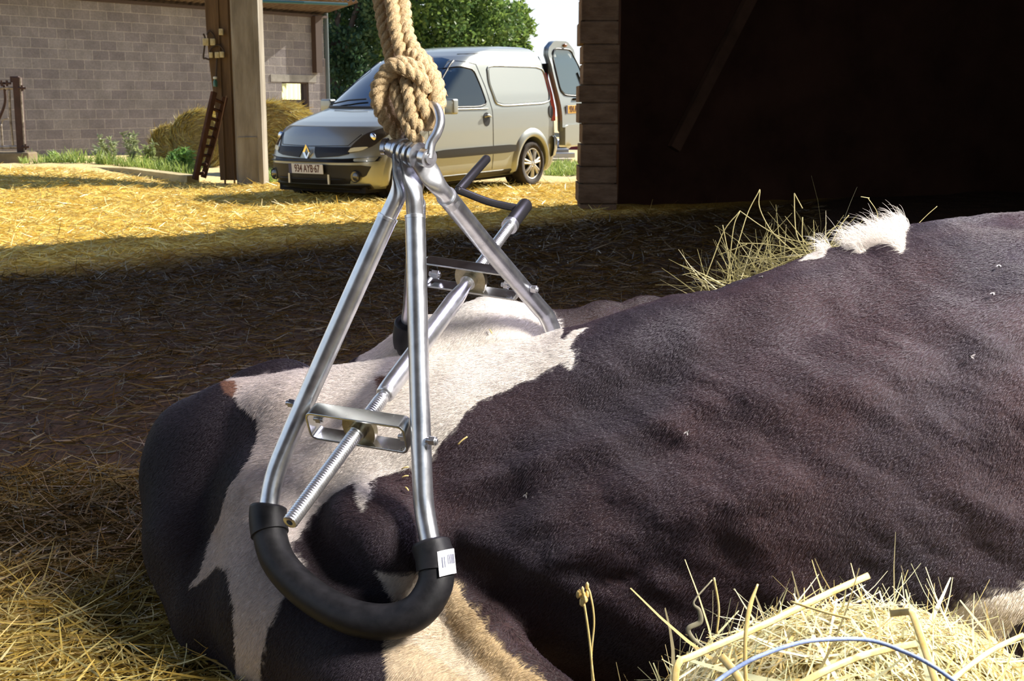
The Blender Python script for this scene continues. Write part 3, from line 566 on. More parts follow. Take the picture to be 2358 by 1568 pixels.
# brackets: flat bar bent to a long rounded loop with a disc in the middle
def bracket(c, B, hl, hh, w, wd, disc_r):
    B = (B-AX*B.dot(AX)).normalized(); V = AX.cross(B).normalized()
    if V.z < 0: V = -V
    path = []; r = min(hh*.8, .014)
    for cx, cy, a0 in ((hl-r, hh-r, 0), (-(hl-r), hh-r, 90), (-(hl-r), -(hh-r), 180), (hl-r, -(hh-r), 270)):
        for k in range(7):
            a = math.radians(a0+15*k); path.append((cx+r*math.cos(a), cy+r*math.sin(a), math.cos(a), math.sin(a)))
    vs, n = [], len(path)
    for x, y, nx, ny in path:
        for tt, ww in ((0,-w/2),(0,w/2),(-.0045,w/2),(-.0045,-w/2)):
            vs.append(c+B*(x+nx*tt)+V*(y+ny*tt)+AX*ww)
    fs = [(i*4+k, i*4+(k+1)%4, ((i+1)%n)*4+(k+1)%4, ((i+1)%n)*4+k) for i in range(n) for k in range(4)]
    mb = MB(); mb.add(vs, fs); ob = mb.build('bracket', M_BRACK, clamp, angle=35, bevel=.001)
    mb = MB(); pl = []
    for k in range(32):
        a = 2*math.pi*k/32; x, y = disc_r*1.05*math.cos(a), max(-hh+.004, min(hh-.004, disc_r*math.sin(a)*1.3)); pl.append((x, y))
    mb.prism(pl, B, V, AX, c-AX*.006, .012); o2 = mb.build('centre_plate', M_PASS, ob, angle=35)
    mb = MB(); mb.tube([c-AX*.02, c+AX*.02], .0165, 24); mb.build('threaded_bush', M_BRACK, ob, angle=40)
    return B, V
M_PASS = noisy('brass_passivated_plate', (.42,.36,.22), (.60,.56,.40), 40, .38, .05, 5, metal=1, dist=.002)
Bn, Vn = bracket(N0, P(950, 1012, 2.145)-P(706, 952, 2.245), .098, .030, .032, 0, .030)
Bf, Vf = bracket(F0, P(1203, 668, 2.535)-P(975, 618, 2.63), .107, .030, .030, 0, .032)
def hexbolt(name, c, d, r=.0085, L=.012):
    d = Vector(d).normalized(); u = d.orthogonal().normalized(); w = d.cross(u)
    mb = MB(); mb.prism([(r*math.cos(math.pi/3*k), r*math.sin(math.pi/3*k)) for k in range(6)], u, w, d, Vector(c)-d*L/2, L)
    mb.cyl(Vector(c)-d*(L/2+.006), Vector(c)+d*(L/2+.003), r*.55, 14)
    return mb.build(name, M_ZINC, clamp, angle=30, bevel=.0008)
hexbolt('bolt_head', P(996, 1015, 2.125), Bn); hexbolt('nut', P(736, 965, 2.215), Bn, .0085, .010); hexbolt('bolt_head', P(673, 929, 2.262), Bn); hexbolt('nut', P(931, 1006, 2.165), Bn, .0085, .010)
hexbolt('bolt_head', P(1230, 666, 2.53), Bf); hexbolt('nut', P(1003, 632, 2.615), Bf, .0095, .016); hexbolt('nut', P(1166, 657, 2.555), Bf, .0085, .010)
# threaded rod with a real helix
def thread(t0, t1, r, name, pitch=.0054, depth=.0015):
    a, b = rod(t0), rod(t1); L = (b-a).length; n = int(L/.0009); m = 24; u = AX.orthogonal().normalized(); w = AX.cross(u)
    vs = []
    for i in range(n+1):
        s = L*i/n
        for k in range(m):
            an = 2*math.pi*k/m; ph = (s/pitch+k/m) % 1; rr = r-depth*(.5-.5*math.cos(2*math.pi*ph))
            if i < 3: rr -= .0012*(3-i)/3
            vs.append(a+AX*s+(u*math.cos(an)+w*math.sin(an))*rr)
    fs = [(i*m+k, i*m+(k+1)%m, (i+1)*m+(k+1)%m, (i+1)*m+k) for i in range(n) for k in range(m)]+[tuple((n)*m+k for k in range(m))]
    # hollow end
    b0 = len(vs)
    for rr, s in ((r*.42, 0), (r*.34, .012)):
        for k in range(m): vs.append(a+AX*s+(u*math.cos(2*math.pi*k/m)+w*math.sin(2*math.pi*k/m))*rr)
    fs += [(k, b0+k, b0+(k+1)%m, (k+1)%m) for k in range(m)]+[(b0+k, b0+m+k, b0+m+(k+1)%m, b0+(k+1)%m) for k in range(m)]+[tuple(b0+m+m-1-k for k in range(m))]
    mb = MB(); mb.add(vs, fs); return mb.build(name, M_ZINC, clamp, angle=80)
thread(-.495, .16, .0132, 'threaded_rod'); thread(.93, 1.46, .0125, 'threaded_rod')
mb = MB(); mb.tube([rod(t) for t in (.188,.19,.196,.22,.25,.83,.90,.93,1.0)], [.012,.0150,.0168,.0178,.0183,.0183,.0145,.0122,.0122], 32); slv = mb.build('sleeve', M_ZINC, clamp, angle=50)
mb = MB(); mb.ball(rod(.172), .0125, 20); mb.cyl(rod(.11), rod(.20), .0105, 20); mb.build('swivel_ball', M_ZINC, clamp, angle=60)
mb = MB(); mb.tube([rod(t) for t in (1.43,1.44,1.62,1.63)], [.0150,.0165,.0165,.0145], 24); hub = mb.build('crank_hub', M_BLACK, clamp, angle=50)
mb = MB(); mb.tube([rod(1.425), rod(1.45)], .0185, 24); mb.build('clamp_ring', M_ZINC, hub, angle=40)
E1 = P(1056, 438, 2.80); mb = MB(); mb.tube(spline([rod(1.585), P(1130, 466, 2.80), E1], 10), .0085, 18); mb.ball(E1, .009, 16); mb.build('crank_arm', M_BLACK, clamp, angle=50)
E2 = P(1122, 364, 2.93); mb = MB(); mb.tube([E1, E1+(E2-E1)*.97, E2], [.0105,.0105,.008], 20); mb.build('crank_grip', M_BLACK, clamp, angle=50)
# ---- shackle
shk = empty('shackle', pin(.6)); tag(shk, 'shiny steel bow shackle joining the rope knot to the clamp', 'shackle')
mb = MB()
mb.tube(spline([pin(.90)+PD*.004, P(992, 330, 2.13), P(1006, 305, 2.128), P(1013, 278, 2.13), P(1005, 250, 2.14), P(985, 236, 2.155), P(962, 236, 2.175), P(940, 252, 2.195), P(930, 280, 2.21), P(928, 305, 2.212), P(916, 335, 2.20), pin(.22)], 10), .0088, 24)
for f in (.90, .22):
    mb.cyl(pin(f)-PD*.007, pin(f)+PD*.007, .0165, 28)
mb.build('bow', M_ZINC, shk, angle=50)
mb = MB(); mb.cyl(pin(.02), pin(.96), .0078, 20); mb.cyl(pin(.955), pin(.985), .0095, 20); mb.cyl(pin(.12), pin(.15), .012, 6)
mb.prism([(.0135*math.cos(math.pi/8*k), .0135*math.sin(math.pi/8*k)) for k in range(16)], AX, Vector((0,0,1)), AX.cross(Vector((0,0,1))).normalized(), pin(0)-AX.cross(Vector((0,0,1))).normalized()*.004, .008)
mb.build('pin', M_ZINC, shk, angle=50)
# ---- rope
M_ROPE = noisy('hemp_rope', (.48,.31,.14), (.80,.60,.34), 300, .9, 1.0, 8, dist=.004, stretch=(1,1,1), lo=.25, hi=.6)
rp = empty('rope', P(925, 200, 2.17)); tag(rp, 'thick twisted beige hemp rope, folded and knotted above the clamp', 'rope')
def strand(pts, r=.0120, name='rope_strand', turns=.047):
    sp = spline([P(*p) for p in pts], 10); L = [0]
    # resample evenly
    for i in range(1, len(sp)): L.append(L[-1]+(sp[i]-sp[i-1]).length)
    n = max(8, int(L[-1]/.0025)); out = []; j = 0
    for k in range(n+1):
        s = L[-1]*k/n
        while j < len(L)-2 and L[j+1] < s: j += 1
        t = (s-L[j])/max(1e-9, L[j+1]-L[j]); out.append(sp[j].lerp(sp[j+1], t))
    st = L[-1]/n
    def pf(i, a):
        ph = i*st/turns*2*math.pi; c = abs(math.cos(1.5*(a-ph)))
        fr = .02*math.sin(i*1.7+9*a)*math.sin(5*a+i*.9)
        return (.60+.40*c**.6)+fr
    mb = MB(); mb.tube(out, r*1.06, 40, prof=pf); o = mb.build(name, M_ROPE, rp, smooth=True)
    me = o.data; rq = np.random.RandomState(len(out)); k = len(out)*16; ii = rq.randint(0, len(out)-1, k)*40+rq.randint(0, 40, k); co = np.empty(len(me.vertices)*3); me.vertices.foreach_get('co', co); co = co.reshape(-1, 3)
    cen = np.array([tuple(p) for p in out])[ii//40]; nn = co[ii]-cen; nn /= np.linalg.norm(nn, axis=1)[:, None]+1e-9; tt = np.array([tuple((out[min(i+1, len(out)-1)]-out[max(i-1, 0)]).normalized()) for i in range(len(out))])[ii//40]
    cr = np.cross(tt, nn); d = tt+cr*.62+nn*rq.uniform(-.05, .22, (k, 1))+rq.randn(k, 3)*.10; d /= np.linalg.norm(d, axis=1)[:, None]; c = np.array([.80,.60,.34])*rq.uniform(.55, 1.15, (k, 1))
    fz = blades('rope_fibres', co[ii]-nn*.0002, d, rq.uniform(.003, .009, k), np.full(k, .00055), np.clip(c, 0, 1), .12, 3, o, seed=len(out)); fz['kind'] = 'stuff'; return o
top = -1500
strand([(600, top, 2.19), (790, -400, 2.19), (868, -30, 2.19), (884, 60, 2.19), (900, 130, 2.19), (905, 175, 2.20), (910, 230, 2.21), (930, 290, 2.20)])
strand([(620, top, 2.17), (812, -400, 2.17), (895, -30, 2.17), (910, 60, 2.17), (928, 125, 2.17), (962, 165, 2.17), (990, 210, 2.17), (985, 262, 2.165), (950, 225, 2.18)])
strand([(640, top, 2.18), (836, -400, 2.18), (921, -30, 2.18), (934, 60, 2.175), (952, 110, 2.17), (985, 150, 2.17), (1007, 195, 2.165), (1010, 240, 2.165), (990, 285, 2.175), (960, 270, 2.195)], .0125)
strand([(985, 185, 2.150), (960, 158, 2.142), (920, 145, 2.142), (895, 158, 2.15), (872, 195, 2.16), (868, 225, 2.17), (880, 262, 2.185), (900, 292, 2.195), (922, 312, 2.20)], .0125)
strand([(940, 160, 2.16), (905, 165, 2.15), (885, 185, 2.16), (880, 215, 2.175), (892, 250, 2.19), (915, 290, 2.20)], .0115)
strand([(985, 215, 2.142), (972, 185, 2.136), (945, 165, 2.133), (910, 152, 2.14), (890, 165, 2.16)], .0115)
strand([(900, 175, 2.18), (910, 205, 2.165), (922, 245, 2.155), (940, 290, 2.150), (955, 318, 2.155), (966, 328, 2.165)], .0110)
strand([(930, 175, 2.165), (940, 205, 2.148), (946, 240, 2.142), (952, 275, 2.145), (972, 298, 2.15)], .0118)
strand([(960, 185, 2.155), (968, 215, 2.142), (974, 245, 2.140), (986, 272, 2.15), (978, 285, 2.17)], .0112)
strand([(945, 120, 2.165), (975, 150, 2.15), (998, 185, 2.145), (1002, 220, 2.145), (992, 255, 2.16)], .0112)
strand([(915, 140, 2.20), (960, 150, 2.22), (1000, 200, 2.22), (985, 260, 2.22), (940, 270, 2.22), (900, 225, 2.22), (905, 170, 2.2)], .013)
# ================================================================== cow
def smin(a, b, k):
    h = np.clip(.5+.5*(b-a)/k, 0, 1); return b*(1-h)+a*h-k*h*(1-h)
def cone(p, a, b, ra, rb):
    """capsule with changing radius"""
    a = np.array(a, np.float32); b = np.array(b, np.float32); d = b-a; t = np.clip(((p-a)@d)/max(1e-9, d@d), 0, 1)
    q = p-a-t[..., None]*d; return np.sqrt((q*q).sum(-1))-(ra+(rb-ra)*t)
def ell(p, c, R, ax):
    """ellipsoid, ax = 3x3 rows of axes"""
    q = (p-np.array(c, np.float32))@np.array(ax, np.float32).T; k = np.sqrt(((q/np.array(R, np.float32))**2).sum(-1)); k2 = np.sqrt(((q/np.array(R, np.float32)**2)**2).sum(-1))
    return k*(k-1)/np.maximum(k2, 1e-6)
def pr(px, py, d, rpx): return (P(px, py, d), rpx*d/F_PX)
def chain(p, items, f=None, k=.05):
    out = f
    for (a, ra), (b, rb) in zip(items[:-1], items[1:]):
        s = cone(p, a, b, ra, rb); out = s if out is None else smin(out, s, k)
    return out
def cow_sdf(p):
    # trunk from rump to shoulders and beyond the frame
    f = chain(p, [pr(520,1105,2.66,150), pr(640,1140,2.66,225), pr(840,1135,2.56,255), pr(1080,1140,2.47,272), pr(1300,1165,2.43,352), pr(1500,1160,2.40,402), pr(1720,1165,2.37,462), pr(1950,1160,2.33,515), pr(2300,1130,2.28,572), pr(2650,1120,2.22,580), pr(3000,1050,2.18,440)], None, .10)
    # loin ridge along the spine
    f = smin(f, chain(p, [pr(700,960,2.52,92), pr(930,950,2.50,96), pr(1150,935,2.48,105), pr(1340,918,2.46,98), pr(1600,842,2.42,98), pr(1900,714,2.38,105), pr(2100,656,2.35,110), pr(2350,622,2.32,112)], None, .05), .07)
    # rump and tail head, buttock rounding to the left
    f = smin(f, chain(p, [pr(470,1040,2.70,128), pr(560,1010,2.66,120), pr(640,1000,2.60,125)], None, .05), .06)
    f = smin(f, chain(p, [pr(440,1110,2.66,100), pr(470,1250,2.55,120), pr(520,1400,2.46,125)], None, .06), .06)
    # near thigh and stifle under the hoop
    f = smin(f, chain(p, [pr(700,1200,2.45,190), pr(710,1400,2.37,195), pr(900,1560,2.22,170), pr(1130,1690,2.13,150)], None, .06), .05)
    f = smin(f, chain(p, [pr(560,1330,2.42,90), pr(575,1480,2.40,60), pr(575,1560,2.39,52)], None, .04), .03)
    # hook bone held by the hoop
    f = smin(f, chain(p, [pr(830,1200,2.245,72), pr(900,1240,2.215,78), pr(950,1290,2.215,62)], None, .05), .07)
    # fold running from the hoop down along the belly
    f = smin(f, chain(p, [pr(1040,1370,2.20,42), pr(1130,1480,2.14,52), pr(1290,1640,2.06,70)], None, .04), .035)
    # far hook, far flank and the far processes
    g = chain(p, [pr(860,900,2.78,85), pr(1000,850,2.76,108), pr(1130,800,2.74,100), pr(1230,812,2.74,88), pr(1310,800,2.74,80)], None, .05)
    g = smin(g, chain(p, [pr(1330,812,2.74,85), pr(1390,778,2.74,78), pr(1440,800,2.74,72), pr(1490,772,2.74,80), pr(1560,790,2.72,76), pr(1640,780,2.7,80)], None, .018), .03)
    f = smin(f, g, .022)
    f = smin(f, chain(p, [pr(590,935,2.85,86), pr(650,920,2.86,84), pr(740,960,2.84,90)], None, .04), .03)
    # neck, head resting ahead of the trunk (outside the photograph)
    f = smin(f, chain(p, [pr(3000,1000,2.2,330), pr(3350,900,2.2,230), pr(3600,860,2.2,190), (P(3650,900,2.25), .13), (P(3900,1080,2.3), .085)], None, .08), .10)
    # hollows: pinch between hook and last rib, sunken flank, crease above the thigh
    def dent(f, a, b, ra, rb, k): return -smin(-f, cone(p, a, b, ra, rb), k)
    f = dent(f, P(1010,1290,2.05), P(1075,1390,2.0), .020, .030, .06)
    f = dent(f, P(1075,1390,2.0), P(1230,1540,1.90), .030, .02, .05)
    f = dent(f, P(880,1000,2.18), P(1080,1090,2.10), .030, .03, .10)
    f = dent(f, P(1150,1010,2.10), P(1600,860,1.98), .035, .05, .13)
    return f
def surface_nets(f, o, h):
    nx, ny, nz = f.shape; s = f < 0
    c = np.zeros((nx-1, ny-1, nz-1), np.int8)
    for dx in (0,1):
        for dy in (0,1):
            for dz in (0,1): c += s[dx:nx-1+dx, dy:ny-1+dy, dz:nz-1+dz]
    act = (c > 0) & (c < 8); idx = -np.ones(act.shape, np.int64); I = np.argwhere(act); idx[act] = np.arange(len(I))
    acc = np.zeros((len(I), 3)); cnt = np.zeros(len(I))
    corners = [(a, b, d) for a in (0,1) for b in (0,1) for d in (0,1)]
    for ca in corners:
        for ax in range(3):
            if ca[ax] == 0:
                cb = list(ca); cb[ax] = 1
                fa = f[I[:,0]+ca[0], I[:,1]+ca[1], I[:,2]+ca[2]]; fb = f[I[:,0]+cb[0], I[:,1]+cb[1], I[:,2]+cb[2]]
                m = (fa < 0) != (fb < 0); t = np.where(m, fa/np.where(m, fa-fb, 1), 0)
                pt = np.array(ca, float)[None]+np.zeros((len(I), 3)); pt[:, ax] = t; acc[m] += pt[m]; cnt[m] += 1
    V = np.array(o)+(I+acc/cnt[:, None])*h; F = []
    for ax in range(3):
        b, c2 = (ax+1) % 3, (ax+2) % 3; sl = [slice(None)]*3; sl2 = [slice(None)]*3; sl[ax] = slice(0, -1); sl2[ax] = slice(1, None)
        cr = s[tuple(sl)] != s[tuple(sl2)]; E = np.argwhere(cr); ok = (E[:, b] > 0) & (E[:, c2] > 0) & (E[:, b] < act.shape[b]) & (E[:, c2] < act.shape[c2]); E = E[ok]
        fl = s[E[:,0], E[:,1], E[:,2]]; q = []
        for ob, oc in ((1,1),(0,1),(0,0),(1,0)):
            G_ = E.copy(); G_[:, b] -= ob; G_[:, c2] -= oc; q.append(idx[G_[:,0], G_[:,1], G_[:,2]])
        q = np.array(q).T; q[~fl] = q[~fl][:, ::-1]; F.append(q)
    return V, np.concatenate(F)
def normals(V, F):
    n = np.cross(V[F[:,2]]-V[F[:,0]], V[F[:,3]]-V[F[:,1]]); N = np.zeros_like(V)
    for k in range(4): np.add.at(N, F[:,k], n)
    return N/np.maximum(1e-9, np.linalg.norm(N, axis=1))[:, None]
def to_px(V):
    d = V-np.array([0,0,CAM_H]); z = d[:,1]*CP-d[:,2]*SP; y = d[:,1]*SP+d[:,2]*CP
    return W_PX/2+F_PX*d[:,0]/z, H_PX/2-F_PX*y/z, z
def inpoly(x, y, poly):
    c = np.zeros(len(x), bool); n = len(poly)
    for i in range(n):
        x0, y0 = poly[i]; x1, y1 = poly[(i+1) % n]
        if y0 == y1: continue
        m = ((y0 > y) != (y1 > y)) & (x < (x1-x0)*(y-y0)/(y1-y0)+x0); c ^= m
    return c
# the cow's white markings, as outlines over her near side
WHITE = [
 [(508,890),(530,870),(620,860),(700,850),(770,835),(822,838),(850,790),(900,760),(1000,700),(1040,640),(1230,640),(1272,712),(1300,760),(1302,782),(1330,762),(1362,752),(1330,775),(1316,800),(1330,815),(1318,850),(1300,828),(1262,852),(1235,870),(1190,888),(1150,905),(1105,928),(1078,950),(1050,985),(1012,1030),(985,1062),(940,1078),(880,1098),(858,1108),(848,1150),(838,1180),(822,1140),(826,1112),(780,1135),(740,1165),(705,1205),(690,1240),(668,1250),(700,1300),(665,1345),(652,1372),(640,1400),(622,1440),(604,1500),(598,1600),(535,1600),(545,1510),(540,1400),(526,1312),(500,1300),(462,1338),(438,1348),(466,1298),(490,1230),(506,1195),(530,1120),(568,1070),(598,1010),(592,960),(566,938),(545,915)],
 [(862,1305),(890,1322),(940,1318),(990,1300),(990,1380),(960,1395),(925,1392),(905,1378),(885,1345)],
 [(885,1640),(895,1560),(890,1475),(960,1440),(1030,1390),(1035,1330),(1062,1338),(1080,1385),(1125,1450),(1185,1512),(1260,1568),(1330,1640)],
 [(2420,1330),(2330,1362),(2240,1378),(2190,1412),(2150,1416),(2110,1460),(2090,1600),(2260,1600),(2310,1490),(2335,1440),(2420,1400)],
 [(1950,575),(1962,545),(2000,505),(2100,490),(2090,545),(2080,585),(2052,560),(2015,566),(1990,582)],
 [(1850,606),(1880,570),(1930,550),(1905,590)],
]
BROWN = [[(508,890),(520,878),(548,882),(545,910),(530,925)], [(870,868),(905,870),(930,900),(880,905)]]
CREASE_SHADE = [(1020,1345),(1062,1335),(1092,1390),(1150,1462),(1262,1560),(1340,1640),(1190,1640),(1130,1560),(1080,1480),(1040,1430)]  # shade of the thigh crease, painted tan into the white hair
def coat(V, jit=1.0, seed=3):
    x, y, z = to_px(V)
    n1 = fbm(V*22, 3, seed)*9; n2 = fbm(V*22+31, 3, seed+1)*9
    w = np.zeros(len(V), bool)
    for p_ in WHITE: w |= inpoly(x+n1*jit, y+n2*jit, p_)
    b = np.zeros(len(V), bool)
    for p_ in BROWN: b |= inpoly(x+n1, y+n2, p_)
    s = fbm(V*6+5, 4, 11)
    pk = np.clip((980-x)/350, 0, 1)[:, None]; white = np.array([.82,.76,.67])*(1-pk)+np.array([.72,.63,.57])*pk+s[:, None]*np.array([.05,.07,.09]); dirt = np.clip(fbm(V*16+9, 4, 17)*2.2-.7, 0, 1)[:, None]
    thigh = (np.clip((y-1330)/120, 0, 1)*np.clip((x-700)/300, 0, 1))[:, None]*.55       # yellow bounce light on the shaded thigh, painted into the hair
    white = white*(1-.35*dirt)+np.array([.36,.24,.14])*.35*dirt
    white = white*(1-thigh)+np.array([.72,.56,.33])*thigh
    tn = (inpoly(x+n1*1.5, y+n2*1.5, CREASE_SHADE)*.75+inpoly(x+n1, y+n2, [(880,1500),(960,1480),(1080,1560),(1150,1640),(880,1640)])*.4)[:, None]; white = white*(1-tn)+np.array([.58,.40,.17])*tn
    red = np.clip(.35+fbm(V*5, 3, 23)*1.2, 0, 1)[:, None]
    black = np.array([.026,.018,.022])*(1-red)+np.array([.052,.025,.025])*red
    black = black*(1-.6*np.clip((640-x+30*fbm(V*4, 2, 29))/120, 0, 1))[:, None]  # rump shade painted into the coat: black hair darker towards the left
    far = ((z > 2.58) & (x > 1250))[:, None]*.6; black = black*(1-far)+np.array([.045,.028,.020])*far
    c = np.where(w[:, None], white, black); c = np.where((b & w)[:, None], np.array([.25,.12,.07]), c)
    return c, w
H_ = .0135
lo = np.array([-1.15, 1.35, -.12]); hi = np.array([2.7, 3.15, 1.15]); dim = ((hi-lo)/H_).astype(int)
g = np.stack(np.meshgrid(*[np.arange(d, dtype=np.float32)*H_+l for d, l in zip(dim, lo)], indexing='ij'), -1).astype(np.float32)
sdf = np.concatenate([cow_sdf(g[i:i+24]) for i in range(0, dim[0], 24)]); del g
sdf[0] = 1; sdf[-1] = 1; sdf[:, 0] = 1; sdf[:, -1] = 1; sdf[:, :, 0] = 1; sdf[:, :, -1] = 1
CV, CF = surface_nets(sdf, lo, H_); del sdf
CN = normals(CV, CF)
# muscle, rib and skin relief
px_, py_, pz_ = to_px(CV)
u_ = px_*.9+py_*.42; v_ = -px_*.42+py_*.9
rel = .013*fbm(np.stack([u_/260, v_/95, pz_*2], -1), 3, 41)*np.clip((px_-1000)/250, 0, 1)
rel += .003*fbm(np.stack([u_/80, v_/30, pz_*3], -1), 3, 51)*np.clip((px_-950)/200, 0, 1)
rel += .004*fbm(CV*9, 3, 61)
rel += .012*np.exp(-((v_-(620+.02*u_))/38)**2)*np.clip((px_-1010)/80, 0, 1)*np.clip((1750-px_)/300, 0, 1)   # long fold below the loin
for cx, cy, sx, sy, am in ((1320,1275,60,22,.010),(1430,1330,70,16,-.010),(1180,1155,110,16,-.006),(1240,1205,60,18,.006),(2010,880,120,60,.012),(1760,1010,150,60,-.012),(2260,800,60,50,.006)):
    rel += am*np.exp(-(((px_-cx)*.93-(py_-cy)*.36)/sx)**2*1.0-(((px_-cx)*.36+(py_-cy)*.93)/sy)**2)
vv = py_-(925-.343*(px_-1350)); m1_ = np.clip((px_-1230)/150, 0, 1)*(pz_ < 2.62)
rel += m1_*(-.016*np.exp(-(vv/60)**2)+.009*np.exp(-((vv+105)/55)**2))
vv = py_-(1128-.33*(px_-1050)); rel += np.clip((px_-1010)/60, 0, 1)*np.clip((1720-px_)/250, 0, 1)*(.011*np.exp(-(vv/26)**2)-.010*np.exp(-((vv-62)/34)**2))
vv = py_-(1290-.30*(px_-1230)); rel += np.clip((px_-1180)/100, 0, 1)*np.clip((2000-px_)/300, 0, 1)*.010*np.exp(-(vv/50)**2)
CV = CV+CN*rel[:, None]; CN = normals(CV, CF)
M_HIDE = mat('cow_hide', (.1,.1,.1), .75, 0, .3); _b = M_HIDE.node_tree.nodes['Principled BSDF']
_a = nd(M_HIDE, 'Attribute'); _a.attribute_name = 'tint'; lk(M_HIDE, _a.outputs['Color'], _b.inputs['Base Color'])
_w = nd(M_HIDE, 'TexNoise', Scale=140, Detail=4); _tc = nd(M_HIDE, 'TexCoord'); lk(M_HIDE, _tc.outputs['Object'], _w.inputs['Vector']); _bp = nd(M_HIDE, 'Bump', Strength=.5, Distance=.003); lk(M_HIDE, _w.outputs['Fac'], _bp.inputs['Height']); lk(M_HIDE, _bp.outputs[0], _b.inputs['Normal'])
M_HAIR = mat('cow_hair', (.1,.1,.1), .40, 0, .6); _b = M_HAIR.node_tree.nodes['Principled BSDF']
_a = nd(M_HAIR, 'Attribute'); _a.attribute_name = 'tint'; lk(M_HAIR, _a.outputs['Color'], _b.inputs['Base Color'])
_b.inputs['Sheen Weight'].default_value = .4; _b.inputs['Sheen Roughness'].default_value = .4; _b.inputs['Sheen Tint'].default_value = (.78,.68,1,1)
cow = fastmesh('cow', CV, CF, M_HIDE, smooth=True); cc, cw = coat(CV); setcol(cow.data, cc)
tag(cow, 'black and white cow lying on the straw with its hips in the steel clamp', 'cow')
def make_coat(n_hair, seed=5):
    rg = np.random.RandomState(seed)
    A, B, C_, D = (CV[CF[:, k]] for k in range(4)); fn = np.cross(C_-A, D-B); ar = np.linalg.norm(fn, axis=1)/2; fn = fn/(2*ar[:, None]+1e-12)
    cen = (A+B+C_+D)/4; x, y, z = to_px(cen); vd = np.array([0,0,CAM_H])-cen; vd /= np.linalg.norm(vd, axis=1)[:, None]
    ok = ((fn*vd).sum(1) > -.35) & (x > -100) & (x < 3300) & (y < 2300) & (cen[:, 2] > -.01)
    w = ar*ok*np.where((x > 2480) | (y > 1700), .3, 1); w /= w.sum(); fi = rg.choice(len(CF), n_hair, p=w); s, t = rg.rand(n_hair, 1), rg.rand(n_hair, 1)
    bil = lambda X: (X[CF[fi,0]]*(1-s)*(1-t)+X[CF[fi,1]]*s*(1-t)+X[CF[fi,2]]*s*t+X[CF[fi,3]]*(1-s)*t)
    R = bil(CV); N = bil(CN); N /= np.linalg.norm(N, axis=1)[:, None]
    comb = np.array([-.55,.15,-.80])+np.stack([fbm(R*7+k*13, 2, 70+k) for k in range(3)], -1)*.38
    comb = comb-N*(comb*N).sum(1)[:, None]; comb /= np.linalg.norm(comb, axis=1)[:, None]+1e-9
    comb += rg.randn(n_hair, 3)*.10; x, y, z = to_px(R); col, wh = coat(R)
    L = rg.uniform(.0042, .0078, n_hair); L[wh] *= 1.4
    tuft = wh & (x > 1900) & (y < 620); tuft &= rg.rand(n_hair) < .35; L[tuft] *= rg.uniform(1.4, 3.3, tuft.sum()); lift = np.full(n_hair, .13); lift[tuft] = rg.uniform(.2, .9, tuft.sum()); comb[tuft] = comb[tuft]*.6+rg.randn(tuft.sum(), 3)*.38+np.array([-.35, 0, .25])
    L = L[:, None]; lift = lift[:, None]+rg.rand(n_hair, 1)*.12
    p0 = R-N*.001; p1 = R+N*L*lift*.8+comb*L*.35; p2 = R+N*L*lift*1.05+comb*L*.72; p3 = R+N*L*lift*.95+comb*L*1.1
    pts = np.stack([p0, p1, p2, p3], 1).reshape(-1, 3).astype(np.float32)
    hc = bpy.data.hair_curves.new('coat'); hc.add_curves([4]*n_hair)
    hc.attributes['position'].data.foreach_set('vector', pts.ravel())
    ra = hc.attributes.get('radius') or hc.attributes.new('radius', 'FLOAT', 'POINT')
    ra.data.foreach_set('value', np.tile(np.array([.00026,.00024,.00018,.00006], np.float32), n_hair))
    col = col*(rg.uniform(.7, 1.25, (n_hair, 1)))
    ca = hc.attributes.new('tint', 'FLOAT_COLOR', 'CURVE'); c4 = np.ones((n_hair, 4), np.float32); c4[:, :3] = np.clip(col, 0, 1); ca.data.foreach_set('color', c4.ravel())
    hc.materials.append(M_HAIR); o = bpy.data.objects.new('coat', hc); COL.objects.link(o); o.parent = cow
    tag(o, None, None, None, 'stuff'); return o
make_coat(680000)
# ================================================================== van
VY = 4.124; VS = -.018; VO = Vector((-.42, 17.28, 0.0))
_f = Vector((math.cos(VY)*math.cos(VS), math.sin(VY)*math.cos(VS), math.sin(VS))); _lf = Vector((-math.sin(VY), math.cos(VY), 0)); _u = _f.cross(_lf)
VM = Matrix(((_f.x,_lf.x,_u.x,VO.x),(_f.y,_lf.y,_u.y,VO.y),(_f.z,_lf.z,_u.z,VO.z),(0,0,0,1)))
class VB(MB):
    def build(s, *a, **k):
        s.v = [tuple(VM @ Vector(v)) for v in s.v]; return MB.build(s, *a, **k)
M_PAINT = mat('silver_green_paint', (.36,.38,.35), .36, .5, .5, Coat_Weight=.8, Coat_Roughness=.05)
M_TRIM = mat('dark_grey_bumper_plastic', (.012,.011,.011), .38, 0, .4); M_BLK = mat('black_plastic', (.012,.011,.012), .45, 0, .4)
M_GLASSD = mat('dark_window_glass', (.012,.018,.016), .04, 0, .6, Coat_Weight=1.0, Coat_Roughness=.02); M_CHROME = mat('chrome', (.75,.75,.75), .12, 1)
M_LAMP = mat('headlamp_glass', (.06,.055,.05), .08, .2, .8, Coat_Weight=1.0); M_INDIC = mat('indicator_yellow', (.85,.80,.55), .3, 0, .6); M_TAIL = mat('tail_lamp_red', (.55,.045,.04), .25, 0, .6, Coat_Weight=.6)
M_TYRE = noisy('tyre_rubber', (.018,.014,.012), (.04,.03,.024), 20, .85, .2); M_WELL = mat('wheel_well', (.01,.008,.008), .9); M_HUBCAP = mat('silver_wheel_cover', (.55,.54,.50), .35, .7)
zt_ = [.18,.24,.30,.50,.60,.68,.80,.88,.93,.98,1.03,1.07,1.20,1.40,1.58,1.68,1.74,1.785,1.81,1.825]
